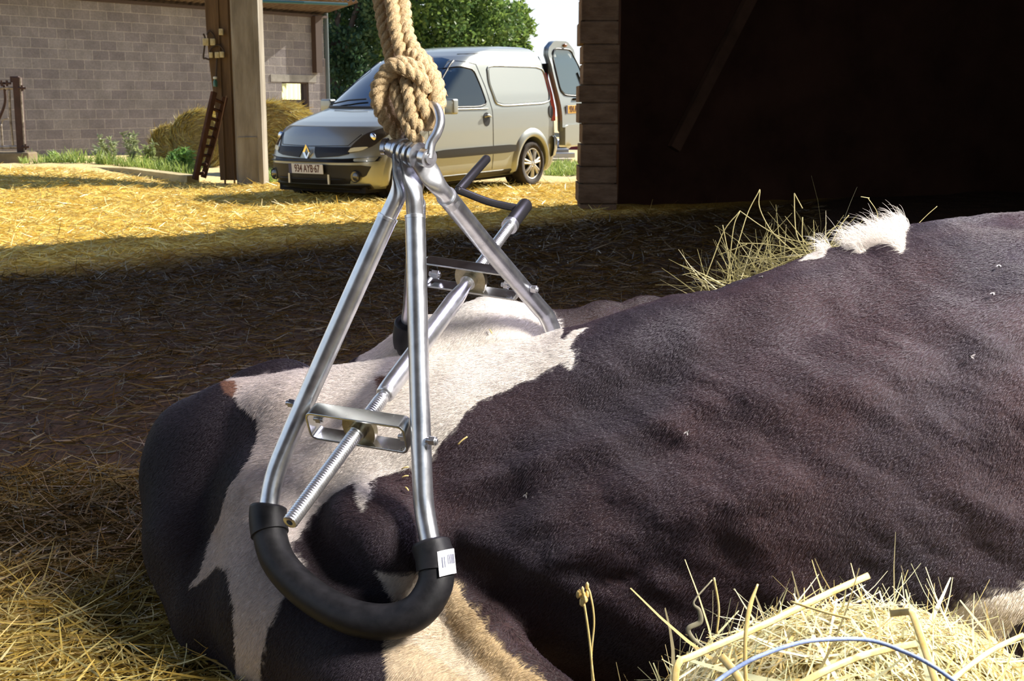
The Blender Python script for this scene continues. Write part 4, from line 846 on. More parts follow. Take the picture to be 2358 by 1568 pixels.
xf_ = [3.30,3.37,3.40,3.42,3.395,3.35,3.28,3.19,3.05,2.85,2.62,2.42,2.21,1.90,1.60,1.38,1.18,.92,.60,.15]
xr_ = [-.56,-.58,-.60,-.62,-.62,-.615,-.61,-.605,-.60,-.60,-.60,-.60,-.59,-.57,-.545,-.52,-.49,-.44,-.36,-.1]
w_ = [.74,.79,.81,.83,.832,.832,.832,.83,.828,.825,.82,.812,.785,.735,.69,.655,.615,.55,.46,.25]
a_ = [.40,.42,.45,.50,.52,.54,.60,.66,.68,.68,.62,.52,.46,.42,.40,.40,.42,.45,.45,.3]
def tb(t, z): return float(np.interp(z, zt_, t))
NE = 2.5
def front_x(y, z):
    w, a = tb(w_, z), tb(a_, z); return tb(xf_, z)-a+a*(max(0, 1-(min(abs(y), w)/w)**NE))**(1/NE)
def side_y(x, z):
    w, a, xf, xr = tb(w_, z), tb(a_, z), tb(xf_, z), tb(xr_, z)
    if x > xf-a: return w*(max(0, 1-min(1, (x-(xf-a))/a)**NE))**(1/NE)
    if x < xr+.10: return w-.10+.10*(max(0, 1-min(1, (xr+.10-x)/.10)**NE))**(1/NE)
    return w
van = empty('van', VO, VY); tag(van, 'silver grey small panel van with open rear door parked on the straw', 'van')
# body shell by waterlines
zl = sorted(set(list(np.linspace(.18, .86, 14))+list(np.linspace(.86, 1.09, 26))+list(np.linspace(1.09, 1.66, 18))+list(np.linspace(1.66, 1.825, 22)))); rings = []
T = [math.pi/2*k/26 for k in range(27)]
for z in zl:
    w, a, xf, xr = tb(w_, z), tb(a_, z), tb(xf_, z), tb(xr_, z); half = []
    for t in T: half.append((xf-a+a*max(0,math.cos(t))**(2/NE), w*math.sin(t)**(2/NE)))
    for k in range(1, 16): half.append((xf-a+(xr+.1-xf+a)*k/15, w))
    for t in T[1::2][:13]: half.append((xr+.1-.1*math.sin(t)**(2/NE), w-.1+.1*max(0,math.cos(t))**(2/NE)))
    half.append((xr, w-.1)); half.append((xr, 0))
    ring = half+[(x, -y) for x, y in half[1:-1][::-1]]; rings.append([(x, y, z) for x, y in ring])
n = len(rings[0]); mb = VB(); vs = [p for r in rings for p in r]; N = len(rings)
fs = [(i*n+k, (i+1)*n+k, (i+1)*n+(k+1)%n, i*n+(k+1)%n)[::-1] for i in range(N-1) for k in range(n)]+[tuple(range(n))[::-1], tuple((N-1)*n+k for k in range(n))]
mb.add(vs, fs); body = mb.build('body_shell', M_PAINT, van, smooth=True)
bm = bmesh.new(); bm.from_mesh(body.data); bmesh.ops.recalc_face_normals(bm, faces=bm.faces); bm.to_mesh(body.data); bm.free()
for x in (0, 2.6):      # wheel wells
    c = VB(); c.cyl((x, -.95, .30), (x, .95, .30), .355, 40); cut = c.build('wheel_well_cutter', M_WELL, None); 
    bo = body.modifiers.new('well', 'BOOLEAN'); bo.object = cut; bo.operation = 'DIFFERENCE'; bo.solver = 'EXACT'; cut['_cut'] = 1
bpy.context.view_layer.update(); dg = bpy.context.evaluated_depsgraph_get(); nm = bpy.data.meshes.new_from_object(body.evaluated_get(dg)); body.modifiers.clear(); body.data = nm
for o in [o for o in bpy.data.objects if o.get('_cut')]: bpy.data.objects.remove(o)
def dens(poly, st=.04):
    out = []
    for i in range(len(poly)):
        a, b = poly[i], poly[(i+1)%len(poly)]; k = max(1, int(math.hypot(b[0]-a[0], b[1]-a[1])/st))
        out += [(a[0]+(b[0]-a[0])*j/k, a[1]+(b[1]-a[1])*j/k) for j in range(k)]
    return out
def rnd(poly, it=2, q=.18):
    for _ in range(it):
        out = []
        for i in range(len(poly)):
            a, b = poly[i], poly[(i+1)%len(poly)]; out += [(a[0]+(b[0]-a[0])*q, a[1]+(b[1]-a[1])*q), (a[0]+(b[0]-a[0])*(1-q), a[1]+(b[1]-a[1])*(1-q))]
        poly = out
    return poly
def skin(poly, fn, mb, mi=0, rings=7, th=.012):
    """panel with real thickness following the shell: poly in 2D, fn maps (u,v,off)->3D"""
    P_ = dens(poly); n = len(P_); cx = sum(p[0] for p in P_)/n; cy = sum(p[1] for p in P_)/n; vs = [fn(cx, cy, th)]
    for r in range(1, rings+1):
        k = r/rings; vs += [fn(cx+(x-cx)*k, cy+(y-cy)*k, th) for x, y in P_]
    vs += [fn(x, y, -.01) for x, y in P_]; fs = [(0, 1+k, 1+(k+1)%n) for k in range(n)]
    for r in range(rings): fs += [(1+r*n+k, 1+(r+1)*n+k, 1+(r+1)*n+(k+1)%n, 1+r*n+(k+1)%n) for k in range(n)]
    return mb.add(vs, fs, mi)
SIDE = lambda s: (lambda x, z, o: (x, s*(side_y(x, z)+o), z+o*.15))
FRONT = lambda y, z, o: (front_x(y, z)+o, y, z+(o if z > .9 else 0))
def part(name, poly, fn, m, parent=van, th=.012, rings=7, sm=True): 
    mb = VB(); skin(poly, fn, mb, 0, rings, th); o = mb.build(name, m, parent, angle=50); return o
def line(pts, fn, r, name, m, parent, off=.004, closed=False):
    P_ = dens(pts, .05) if closed else sum([[ (a[0]+(b[0]-a[0])*j/8, a[1]+(b[1]-a[1])*j/8) for j in range(8)] for a, b in zip(pts[:-1], pts[1:])], [])+[pts[-1]]
    mb = VB(); mb.tube([fn(x, z, off) for x, z in P_], r, 6, closed=closed); return mb.build(name, m, parent, smooth=True)
# front
part('windscreen', rnd([(-.70,1.085),(.70,1.085),(.62,1.40),(.52,1.655),(-.52,1.655),(-.62,1.40)], 1, .10), FRONT, M_GLASSD, th=.006, rings=12)
line([(-.72,1.075),(0,1.072),(.72,1.075)], FRONT, .018, 'scuttle', M_BLK, van)
for s in (-1, 1): line([(s*.74,1.09),(s*.655,1.40),(s*.575,1.62)], FRONT, .014, 'pillar_seal', M_BLK, van, 0)
for y0 in (-.45, .25): mb = VB(); mb.tube([FRONT(y0-.1, 1.09, .03), FRONT(y0+.15, 1.13, .03), FRONT(y0+.42, 1.15, .025)], .010, 6); mb.build('wiper', M_BLK, van)
for s in (-1, 1):
    part('grille', [(s*.10,.60),(s*.13,.54),(s*.42,.56),(s*.54,.585),(s*.54,.66),(s*.08,.66)], FRONT, M_BLK)
    hl = part('headlight', rnd([(s*.51,.595),(s*.64,.61),(s*.745,.67),(s*.805,.80),(s*.80,.865),(s*.74,.87),(s*.63,.80),(s*.56,.70)], 2), FRONT, M_LAMP, th=.014)
    part('indicator', rnd([(s*.53,.602),(s*.66,.62),(s*.72,.665),(s*.55,.655)], 1), FRONT, M_INDIC, hl, .020, 3)
    mb = VB(); c = Vector(FRONT(s*.70, .765, .0)); mb.ball(c-Vector((.004,0,0)), .048, 18, sc=(.5,1,1)); mb.build('reflector', M_CHROME, hl, smooth=True)
    mb = VB(); c = Vector(FRONT(s*.61, .335, .0)); mb.cyl(c-Vector((.02,0,0)), c+Vector((.022,s*.012,0)), .062, 28); mb.ball(c+Vector((.02,s*.01,0)), .05, 18, sc=(.4,1,1)); mb.build('fog_light', M_LAMP, van, angle=45)
    mb = VB(); mb.tube([tuple(c+Vector((.024, .062*math.cos(t*math.pi/10), .062*math.sin(t*math.pi/10)))) for t in range(20)], .007, 8, closed=True); mb.build('fog_light_bezel', M_TRIM, van, smooth=True)
    mb = VB(); c = Vector((1.98, s*.955, 1.075)); mb.box(c-Vector((.07,.085,.085)), c+Vector((.05,.085,.095))); mb.bar(c-Vector((.0,s*.06,.06)), (1.98, s*.78, 1.03), .06, .05); _m = mb.build('door_mirror', M_PAINT, van, smooth=True); _v = _m.modifiers.new('bevel', 'BEVEL'); _v.width = .045; _v.segments = 5; _v.limit_method = 'NONE'
part('bumper_strip', [(-.80,.50),(-.6,.49),(0,.485),(.6,.49),(.80,.50),(.81,.55),(.6,.535),(0,.53),(-.6,.535),(-.81,.55)], lambda y, z, o: FRONT(y, z, o), M_TRIM, th=.028, rings=3)
part('lower_grille', rnd([(-.52,.245),(.52,.245),(.56,.31),(.70,.33),(.755,.46),(0,.465),(-.755,.46),(-.70,.33),(-.56,.31)], 1, .12), FRONT, M_BLK, th=.012)
part('chin_spoiler', [(-.70,.185),(.70,.185),(.72,.235),(-.72,.235)], FRONT, M_TRIM, th=.03, rings=3)
for z in (.30,): line([(-.5,z),(0,z-.005),(.5,z)], FRONT, .005, 'grille_bar', M_TRIM, van, .016)
for s in (-1, 1): mb = VB(); q = Vector(FRONT(s*.30, .30, .02)); mb.box(q-Vector((.01,.012,.055)), q+Vector((.01,.012,.055))); mb.build('grille_post', M_HUBCAP, van)
line([(-.60,.80),(-.50,.675),(0,.665),(.50,.675),(.60,.80)], FRONT, .004, 'bonnet_seam', M_BLK, van, .0)
# emblem: upright open lozenge
mb = VB(); xe = front_x(0, .60)+.02; o_ = [(0,.092),(.052,0),(0,-.092),(-.052,0)]; i_ = [(0,.052),(.026,0),(0,-.052),(-.026,0)]; vs = []
for d in (0, .022):
    for pl in (o_, i_): vs += [(xe+d-(.008 if pl is i_ and d else 0), y, .60+z) for y, z in pl]
fs = []
for k in range(4): k2 = (k+1)%4; fs += [(8+k,8+k2,12+k2,12+k),(k,8+k,8+k2,k2)[::-1],(4+k,4+k2,12+k2,12+k)]
mb.add(vs, fs); mb.build('emblem', M_CHROME, van)
# writing
M_TXT = mat('plate_characters', (.10,.03,.02), .6); M_PW = mat('plate_white', (.72,.68,.62), .45); M_PY = mat('plate_yellow', (.72,.42,.06), .45); M_PB = mat('plate_blue_band', (.06,.06,.12), .5)
def text_mesh(txt, size, mtx, m, name, parent, sx=.8):
    cu = bpy.data.curves.new('txt', 'FONT'); cu.body = txt; cu.size = size; cu.align_x = 'CENTER'; cu.align_y = 'CENTER'; cu.extrude = .002; cu.offset = .002
    t = bpy.data.objects.new('txt', cu); COL.objects.link(t); bpy.context.view_layer.update(); me = bpy.data.meshes.new_from_object(t.evaluated_get(bpy.context.evaluated_depsgraph_get())); bpy.data.objects.remove(t)
    me.transform(Matrix.Diagonal((sx, 1, 1, 1))); me.transform(mtx); me.materials.clear(); return link(name, me, m, parent, False)
def plate(c, right, up, w, h, m, parent, txt='934 AYB\u00b767'):
    c, right, up = Vector(c), Vector(right).normalized(), Vector(up).normalized(); nrm = right.cross(up)
    mb = VB(); mb.prism([(-w/2,-h/2),(w/2,-h/2),(w/2,h/2),(-w/2,h/2)], right, up, nrm, c, .008); o = mb.build('number_plate', m, parent, bevel=.003)
    mb = VB(); mb.prism([(-w/2,-h/2),(-w/2+.045,-h/2),(-w/2+.045,h/2),(-w/2,h/2)], right, up, nrm, c, .0095); mb.build('blue_band', M_PB, o)
    q = c+nrm*.009+right*.02; Mx = Matrix(((right.x,up.x,nrm.x,q.x),(right.y,up.y,nrm.y,q.y),(right.z,up.z,nrm.z,q.z),(0,0,0,1))); text_mesh(txt, h*1.08, VM @ Mx, M_TXT, 'plate_characters', o, .66)
plate((front_x(0,.42)+.035, .0, .415), (0,1,0), (.06,0,1), .52, .11, M_PW, van)
# sides
for s in (1, -1):
    S = SIDE(s)
    part('door_window', rnd([(2.16,1.085),(1.02,1.075),(1.08,1.30),(1.16,1.50),(1.40,1.535),(1.62,1.50),(1.90,1.28)], 2, .14), S, M_GLASSD, th=.006)
    line(rnd([(2.20,1.07),(1.00,1.06),(1.06,1.30),(1.14,1.515),(1.40,1.55),(1.64,1.515),(1.93,1.29)], 2, .14), S, .010, 'window_seal', M_BLK, van, .004, True)
    line([(2.2,1.045),(1.0,1.035)], S, .009, 'waist_moulding', M_CHROME if 0 else M_PAINT, van, .006)
    line([(2.22,.28),(2.24,1.02),(1.95,1.31),(1.66,1.55),(1.38,1.62),(1.06,1.58),(.96,1.30),(.90,1.0),(.90,.28)], S, .004, 'door_seam', M_BLK, van, .0)
    pnl = part('cargo_panel', rnd([(.76,1.08),(-.44,1.10),(-.50,1.30),(-.42,1.53),(.80,1.545),(.84,1.35)], 2, .12), S, M_PAINT, th=.004)
    line(rnd([(.79,1.06),(-.47,1.08),(-.53,1.30),(-.45,1.55),(.83,1.565),(.87,1.35)], 2, .12), S, .011, 'panel_rim', M_PAINT, van, .002, True)
    part('side_moulding', rnd([(2.12,.47),(.42,.47),(.42,.57),(2.12,.57)], 2, .1), S, M_TRIM, th=.030, rings=4)
    part('sill', [(2.15,.19),(.42,.19),(.42,.25),(2.15,.25)], S, M_TRIM, th=.010, rings=3)
    h = part('handle_recess', [(1.04+.075*math.cos(t*.314), .905+.085*math.sin(t*.314)) for t in range(20)], S, M_TRIM, th=.004, rings=3)
    mb = VB(); mb.tube([S(1.11, .935, .02), S(1.04, .95, .032), S(.97, .935, .02)], [.014,.018,.014], 10); mb.build('door_handle', M_PAINT, h, smooth=True)
    part('fuel_cap' if s > 0 else 'side_cap', [(-.47+.055*math.cos(t*.314), .965+.085*math.sin(t*.314)) for t in range(20)], S, M_BLK, th=.008, rings=3)
    for x0, nm in ((0, 'rear'), (2.6, 'front')):
        n = 34; vs = []; m1 = M_PAINT
        for i in range(n+1):
            a = math.radians(-12+204*i/n)
            for rr, of in ((.350, .012), (.362, .034), (.40, .036), (.455, .006), (.48, -.02)):
                x, z = x0+rr*math.cos(a), .30+rr*math.sin(a); z2 = max(z, .2); vs.append((x, s*((side_y(x, z2) if x < 3.1 else side_y(3.1, z2))+(of if nm == 'rear' else of*.5)), z))
        mb = VB(); mb.add(vs, [(i*5+k, i*5+k+1, (i+1)*5+k+1, (i+1)*5+k) for i in range(n) for k in range(4)]); mb.build('wheel_arch', m1, van, smooth=True)
        # wheel
        yc = s*.745; mb = VB(); prof = [(.20,-.09),(.27,-.098),(.292,-.085),(.300,-.05),(.300,.05),(.292,.085),(.27,.098),(.20,.09)]; m = 44; vs = []
        for i in range(m):
            a = 2*math.pi*i/m
            for r, o in prof: vs.append((x0+r*math.cos(a), yc+s*o, .30+r*math.sin(a)))
        mb.add(vs, [(i*8+k, i*8+(k+1)%8, ((i+1)%m)*8+(k+1)%8, ((i+1)%m)*8+k) for i in range(m) for k in range(8)]); ty = mb.build('wheel', M_TYRE, van, smooth=True)
        mb = VB(); mb.cyl((x0, yc+s*.02, .30), (x0, yc+s*.055, .30), .20, 40, mi=1)
        for k in range(7):
            for dd in (-.13, .13):
                a = 2*math.pi*k/7+.2; c0_, c1_ = a+dd*1.6, a+dd; mb.tube([(x0+.04*math.cos(c0_), yc+s*.080, .30+.04*math.sin(c0_)), (x0+.12*math.cos(c1_), yc+s*.085, .30+.12*math.sin(c1_)), (x0+.198*math.cos(c1_), yc+s*.070, .30+.198*math.sin(c1_))], [.020,.017,.020], 8)
        mb.ball((x0, yc+s*.075, .30), .055, 16, sc=(1,.45,1)); mb.tube([(x0+.198*math.cos(2*math.pi*i/40), yc+s*.078, .30+.198*math.sin(2*math.pi*i/40)) for i in range(40)], .013, 8, closed=True)
        mb.build('wheel_cover', [M_HUBCAP, M_WELL], ty, angle=40)
        mb = VB(); mb.cyl((x0, s*.60, .30), (x0, s*.66, .30), .345, 32); mb.build('wheel_liner', M_WELL, van, angle=40)
    # rear light and bumper corner
    mb = VB(); L_ = [(.84,-.595),(1.0,-.605),(1.2,-.595),(1.38,-.575),(1.48,-.555)]; vs = []
    for z, x in L_: y = side_y(-.5, z); vs += [(x+.11, s*(y+.008), z), (x-.005, s*(y-.01), z), (x-.03, s*(y-.09), z)]
    mb.add(vs, [(i*3+k, i*3+k+1, (i+1)*3+k+1, (i+1)*3+k) for i in range(len(L_)-1) for k in range(2)]); mb.build('tail_light', M_TAIL, van, angle=40)
    mb = VB(); vs = []
    for z, o in ((.36,-.02),(.38,.02),(.48,.045),(.60,.045),(.64,.02),(.65,-.02)):
        for k in range(9):
            a = math.pi/2*k/8; vs.append((-.48-(.16+o)*math.sin(a), s*(.72+(.115+o)*math.cos(a)), z))
        vs.append((-.64-o, 0, z))
    mb.add(vs, [(i*10+k, i*10+k+1, (i+1)*10+k+1, (i+1)*10+k) for i in range(5) for k in range(9)]); mb.build('rear_bumper', M_PAINT, van, smooth=True)
line([(1.2,1.70),(.4,1.73),(-.35,1.72)], SIDE(1), .006, 'roof_seam', M_BLK, van, .0); line([(1.2,1.70),(.4,1.73),(-.35,1.72)], SIDE(-1), .006, 'roof_seam', M_BLK, van, .0)
mb = VB(); mb.box((-.50,-.66,.14), (3.2,.66,.24)); mb.build('underbody', M_WELL, van)
mb = VB(); mb.box((-.615,-.62,.55), (-.60,.70,1.6)); mb.build('load_opening', M_WELL, van)
# open rear door, swung straight back from the left corner
yd = .83
def DO(x, z, o): return (x+.10*max(0, z-.9), tb(w_, min(z, 1.70))+.015+o, z)
outline = [(-.66,.62),(-1.44,.62),(-1.47,1.0),(-1.45,1.45),(-1.38,1.78),(-1.20,1.90),(-.86,1.90),(-.70,1.80),(-.66,1.4)]
door = part('rear_door', rnd(outline, 1, .12), DO, M_PAINT, th=.05)
part('inner_skin', rnd(outline, 1, .12), lambda x, z, o: DO(x, z, -o), M_PAINT, door, th=.03)
part('door_glass', rnd([(-.75,1.20),(-1.34,1.17),(-1.38,1.5),(-1.28,1.77),(-.84,1.78),(-.77,1.6)], 2, .14), lambda x, z, o: DO(x, z, o), mat('tinted_glass', (.10,.14,.14), .05, 0, .8, Coat_Weight=1), door, th=.056)
line(rnd([(-.73,1.18),(-1.36,1.15),(-1.40,1.5),(-1.30,1.79),(-.83,1.80),(-.75,1.6)], 2, .14), DO, .012, 'glass_seal', M_BLK, door, .052, True)
part('door_bumper', rnd([(-.67,.48),(-1.46,.48),(-1.48,.78),(-.67,.78)], 1, .1), lambda x, z, o: DO(x, z, o if z > .5 else o-.03), M_PAINT, door, th=.09)
mb = VB(); mb.tube([DO(-1.0,1.12,.06), DO(-1.25,1.12,.06)], .016, 8); mb.build('door_handle', M_BLK, door, smooth=True)
mb = VB(); mb.tube([DO(-1.32,1.12,.075), DO(-1.33,1.3,.07), DO(-1.28,1.48,.065)], .010, 8); mb.build('rear_wiper', M_BLK, door, smooth=True)
part('door_lamp', rnd([(-1.36,.90),(-1.46,.90),(-1.46,1.16),(-1.38,1.16)], 1), DO, M_BLK, door, th=.058, rings=3)
mb = VB(); mb.ball(DO(-1.12,1.845,.06), .05, 12, sc=(1,.4,.5)); mb.build('brake_lamp', mat('amber_lens', (.30,.12,.05), .3), door, smooth=True)
plate(DO(-1.02,.985,.052), (-1,0,0), (0,0,1), .52, .11, M_PY, door)
# ================================================================== hay in front and behind, flies
from mathutils.bvhtree import BVHTree
CBV = BVHTree.FromPolygons([tuple(v) for v in CV], [tuple(int(i) for i in f) for f in CF])
def on_cow(px, py):
    o = Vector((0,0,CAM_H)); d = (P(px, py, 1)-o).normalized(); h = CBV.ray_cast(o, d); return h[0], h[1]
# foreground heap
rg = np.random.RandomState(77); hc_ = Vector((.445, 1.47, -.02)); HR = np.array([.37, .30, .470])
def hz(X, Y): 
    q = 1-((X-hc_.x)/HR[0])**2-((Y-hc_.y)/HR[1])**2; return hc_.z+HR[2]*np.sqrt(np.clip(q, 0, 1))
n_, m_ = 60, 60; vs = []
th, ph = np.meshgrid(np.linspace(0, np.pi/2, m_), np.linspace(0, 2*np.pi, n_, endpoint=False), indexing='ij')
U = np.stack([np.sin(th)*np.cos(ph), np.sin(th)*np.sin(ph), np.cos(th)], -1).reshape(-1, 3); R_ = .95+.10*fbm(U*3, 3, 8)[:, None]; V = np.array(hc_)+U*HR*R_
i_, j_ = np.meshgrid(np.arange(m_-1), np.arange(n_), indexing='ij'); i_, j_ = i_.ravel(), j_.ravel(); Fq = np.stack([i_*n_+j_, (i_+1)*n_+j_, (i_+1)*n_+(j_+1)%n_, i_*n_+(j_+1)%n_], 1)
M_HEAP = noisy('hay_heap_core', (.20,.14,.05), (.50,.40,.18), 30, .9, .9, 6, dist=.02, stretch=(1,1,3), spec=.1)
heap = fastmesh('hay_heap', V, Fq, M_HEAP, smooth=True); tag(heap, 'bright heap of straw and hay piled in the bottom right foreground', 'hay', kind='stuff')
def heap_blades(n, L0, L1, w, seed, up, bend, seg=5):
    rg = np.random.RandomState(seed); u = rg.randn(n, 3); u[:, 2] = np.abs(u[:, 2]); u /= np.linalg.norm(u, axis=1)[:, None]; base = np.array(hc_)+u*HR*rg.uniform(.93, 1.02, (n, 1))
    nrm = u/HR; nrm /= np.linalg.norm(nrm, axis=1)[:, None]; t = rg.randn(n, 3); t -= nrm*(t*nrm).sum(1)[:, None]; t /= np.linalg.norm(t, axis=1)[:, None]; d = t+nrm*np.abs(rg.randn(n, 1))*up; d /= np.linalg.norm(d, axis=1)[:, None]
    L = rg.uniform(L0, L1, n); pal = np.array([[.86,.72,.34],[.90,.82,.52],[.72,.70,.40],[.80,.62,.24],[.60,.60,.34]]); c = pal[rg.randint(0, 5, n)]*rg.uniform(.8, 1.1, (n, 1))
    base = base-d*L[:, None]*.4
    o = blades('hay_stems', base, d, L, rg.uniform(.5, 1.4, n)*w, np.clip(c, 0, 1), bend, seg, heap, seed=seed); o['kind'] = 'stuff'
heap_blades(9000, .04, .13, .0022, 81, .13, .22); heap_blades(1500, .06, .18, .0040, 82, .10, .35); heap_blades(160, .10, .20, .0070, 83, .05, .15, 5); heap_blades(45, .06, .11, .0018, 84, .9, .3)
M_STALK = noisy('golden_straw_stalk', (.70,.50,.15), (.88,.70,.32), 60, .4, .2, dist=.001, stretch=(1,1,1), spec=.4)
def stalk(name, pts, r, lab, cat, m=None, flat=.22, heads=()):
    sp = spline([P(*q) for q in pts], 8); n = len(sp); root = None; mb = MB()
    rs = r if isinstance(r, list) else None; rr = [float(np.interp(i/(n-1), np.linspace(0, 1, len(rs)), rs)) if rs else r for i in range(n)]
    ellipse_tube(mb, sp, rr, [max(x*flat, .0006) for x in rr], (Vector((0,0,CAM_H))-sp[n//2]).normalized(), 8); o = mb.build(name, m or M_STALK, None, smooth=True); tag(o, lab, cat)
    for k, h in enumerate(heads):
        mb = MB(); c = P(*h[:3]); rq = random.Random(k)
        for _ in range(h[3]): q = c+Vector((rq.gauss(0, .0025), rq.gauss(0, .002), rq.gauss(0, .007))); mb.ball(q, .0032, 6, sc=(.6,.6,1.5))
        mb.build('seed_head', m or M_STALK, o, smooth=True)
    return o
stalk('straw_stalk', [(1553,1600,1.36), (1561,1530,1.37), (1600,1508,1.38), (1760,1438,1.42), (1900,1370,1.46), (2001,1325,1.49)], .0040, 'long flat golden straw stalk slanting up from the heap over the cow', 'straw')
stalk('straw_stalk', [(1650,1460,1.42), (1655,1400,1.42), (1644,1330,1.42)], .0012, 'thin upright pale stalk at the left of the heap', 'straw')
stalk('straw_stalk', [(1718,1600,1.30), (1716,1480,1.31), (1726,1400,1.32), (1745,1345,1.33)], [.0022,.002,.0026,.001], 'bristly upright straw stalk with a frayed tip left of the long flat one', 'straw')
stalk('straw_stalk', [(2165,1600,1.22), (2132,1500,1.25), (2102,1414,1.28), (2096,1408,1.29), (2050,1412,1.31)], .0038, 'broad pale straw blade bent over on the right of the heap', 'straw')
stalk('straw_stalk', [(2358,1462,1.35), (2280,1500,1.33), (2200,1560,1.30), (2160,1600,1.28)], .0030, 'broad straw stalk crossing the heap at the right picture edge', 'straw')
stalk('straw_stalk', [(1800,1600,1.22), (1900,1545,1.23), (2000,1505,1.26), (2110,1482,1.30)], .0036, 'broad golden stalk lying across the middle of the heap', 'straw')
stalk('straw_stalk', [(1660,1510,1.30), (1700,1560,1.27), (1720,1620,1.26)], .0042, 'short broad stalk at the lower left of the heap', 'straw')
stalk('straw_stalk', [(1820,1385,1.40), (1900,1410,1.38), (1960,1425,1.37)], .0014, 'thin stalk crossing the long flat one near its middle', 'straw')
stalk('grass_stem', [(1378,1620,1.30), (1366,1560,1.30), (1358,1480,1.30), (1350,1420,1.30), (1342,1372,1.30)], .0011, 'dry grass stem with a seed head standing before the cow belly', 'grass stem', heads=[(1342,1368,1.30,16)])
stalk('grass_stem', [(1366,1600,1.31), (1362,1510,1.31), (1368,1430,1.31), (1360,1370,1.31), (1350,1346,1.31)], .0009, 'thin crinkled dry stem right beside the one with a seed head', 'grass stem')
stalk('dry_leaf', [(1636,1500,1.40), (1600,1475,1.40), (1585,1448,1.40), (1612,1432,1.40), (1610,1405,1.40), (1598,1385,1.40), (1640,1335,1.41)], [.0008,.0022,.0028,.0030,.0022,.001,.0007], 'curled dry grass leaf at the left end of the heap', 'leaf', noisy('dry_leaf', (.22,.20,.13), (.34,.31,.20), 30, .7, .1))
stalk('baler_twine', [(1640,1580,1.19), (1670,1555,1.20), (1740,1515,1.21), (1830,1483,1.225), (1900,1473,1.235), (2000,1474,1.245), (2080,1500,1.235), (2150,1535,1.22), (2240,1600,1.20)], .0021, 'pale blue baler twine looping over the bright hay heap', 'twine', noisy('blue_twine', (.22,.30,.55), (.36,.44,.68), 60, .6, .2), .8)
# hay tuft lying behind the cow's back
tf = None
M_TUFT = noisy('olive_hay', (.26,.22,.09), (.42,.37,.17), 20, .6, .1)
tuft = empty('hay_tuft', P(1740, 620, 2.62)); tag(tuft, 'loose tuft of hay sticking up behind the back of the cow', 'hay')
for pts in ([(1680,625),(1700,560),(1722,490),(1750,436)], [(1750,438),(1749,478),(1775,530),(1810,565)], [(1704,486),(1760,525),(1810,550),(1890,562),(1950,572)], [(1664,518),(1676,580),(1690,650)], [(1606,690),(1640,600),(1668,530),(1705,485)], [(1704,486),(1690,520),(1680,600),(1674,650)], [(1829,445),(1830,500),(1836,545),(1860,590)], [(1829,445),(1848,480)], [(1700,560),(1760,562),(1815,572),(1850,600)], [(1652,588),(1700,570),(1720,562)], [(1700,588),(1760,596),(1840,590)], [(1592,535+100),(1625,650),(1635,680)], [(1570,633),(1600,632),(1635,670)], [(1910,568),(1935,520),(1955,495)], [(1880,565),(1930,520),(1950,575)], [(1998,455),(2020,490),(2016,520)], [(2110,520),(2135,495),(2158,475)], [(1982,453),(2002,456)], [(1664,655),(1700,620),(1780,590),(1870,560)], [(1640,670),(1690,655),(1760,625),(1850,585)], [(1848,500),(1850,560),(1885,600)]):
    d = 2.55 if pts[0][0] < 1960 else 2.36; mb = MB(); sp = spline([P(x, y, d+.0004*(x-1740)*-1 if x < 1960 else d) for x, y in pts], 6); mb.tube(sp, .0011 if pts[0][0] < 1960 else .0007, 6); mb.build('hay_stem', M_TUFT, tuft, smooth=True)
rg = np.random.RandomState(91); n = 420; t = rg.rand(n); bx = 1640+t*290; by = 690-t*110+rg.uniform(-10, 30, n); base = np.array([tuple(P(a, b, 2.60+.1*rg.randn()*.3)) for a, b in zip(bx, by)])
d = np.stack([rg.randn(n)*.8, rg.randn(n)*.5, np.abs(rg.randn(n))*.45], 1); d /= np.linalg.norm(d, axis=1)[:, None]; c = np.array([.34,.30,.13])*rg.uniform(.6, 1.3, (n, 1))
o = blades('fine_hay', base, d, rg.uniform(.04, .15, n), np.full(n, .0022), c, .5, 5, tuft, seed=91); o['kind'] = 'stuff'
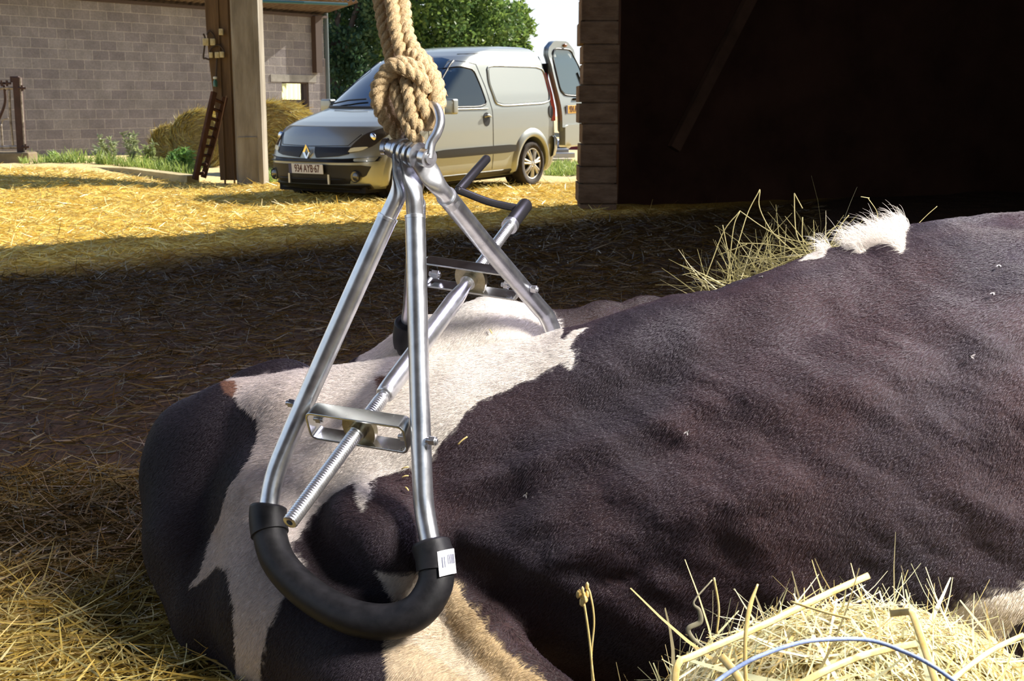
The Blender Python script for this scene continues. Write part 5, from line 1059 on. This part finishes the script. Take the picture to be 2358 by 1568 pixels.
# bits of straw stuck on the cow
def chip(px, py, ln, ang, lab):
    p, nn = on_cow(px, py)
    if p is None: return
    t = Vector((math.cos(ang), 0, math.sin(ang))); t = (t-nn*t.dot(nn)).normalized(); p = p+nn*.008; mb = MB(); mb.tube(spline([p-t*ln/2, p+nn*.002, p+t*ln/2], 4), .0014, 6); tag(mb.build('straw_bit', M_STALK, smooth=True), lab, 'straw bit', 'straw bits stuck to the cow coat')
for a in ((1131,766,.010,-1.1,'short straw bit on the far white hip below the far bracket'), (938,1082,.014,.1,'upper straw bit just left of the near clamp tube, on black coat'), (937,1103,.012,.15,'middle straw bit just left of the near clamp tube, on black coat'), (938,1133,.010,-1.2,'lower straw bit just left of the near clamp tube, on black coat'), (1070,1017,.022,.7,'curled straw bit right of the near clamp tube on the black flank')): chip(*a)
M_FLYB = mat('fly_body', (.04,.035,.03), .5); M_WING = mat('fly_wing', (.36,.33,.32), .4, 0, .6)
def fly(px, py, ang, lab):
    p, nn = on_cow(px, py)
    if p is None: return
    f = Vector((math.cos(ang), 0, math.sin(ang))); f = (f-nn*f.dot(nn)).normalized(); s = nn.cross(f); p = p+nn*.009; root = empty('fly', p); tag(root, lab, 'fly', 'flies on the cow')
    mb = MB(); mb.tube([p-f*.0042, p-f*.002, p+f*.0015, p+f*.004], [.0006,.0017,.0017,.0010], 8); mb.build('body', M_FLYB, root, smooth=True)
    for sg in (-1, 1):
        mb = MB(); a = p+nn*.0016+f*.001; w1 = (-f*.9+s*sg*.55).normalized(); w2 = nn.cross(w1); mb.prism([(0,-.0006),(.004,-.0015),(.0068,-.0006),(.0072,.0006),(.004,.0012)], w1, w2, nn, a, .0003); mb.build('wing', M_WING, root)
for a in ((2302,622,1.6,'fly nearest the top right corner on the cow back'), (2290,686,1.4,'fly just below the topmost fly on the cow back'), (2240,828,2.6,'fly on the cow ribs below the two upper flies'), (1585,1000,1.2,'lone fly on the middle of the cow flank'), (1218,1138,1.3,'lone fly on the dark fold right of the near clamp tube'), (1755,650,1.7,'lone fly on the cow back just under the hay tuft')): fly(*a)
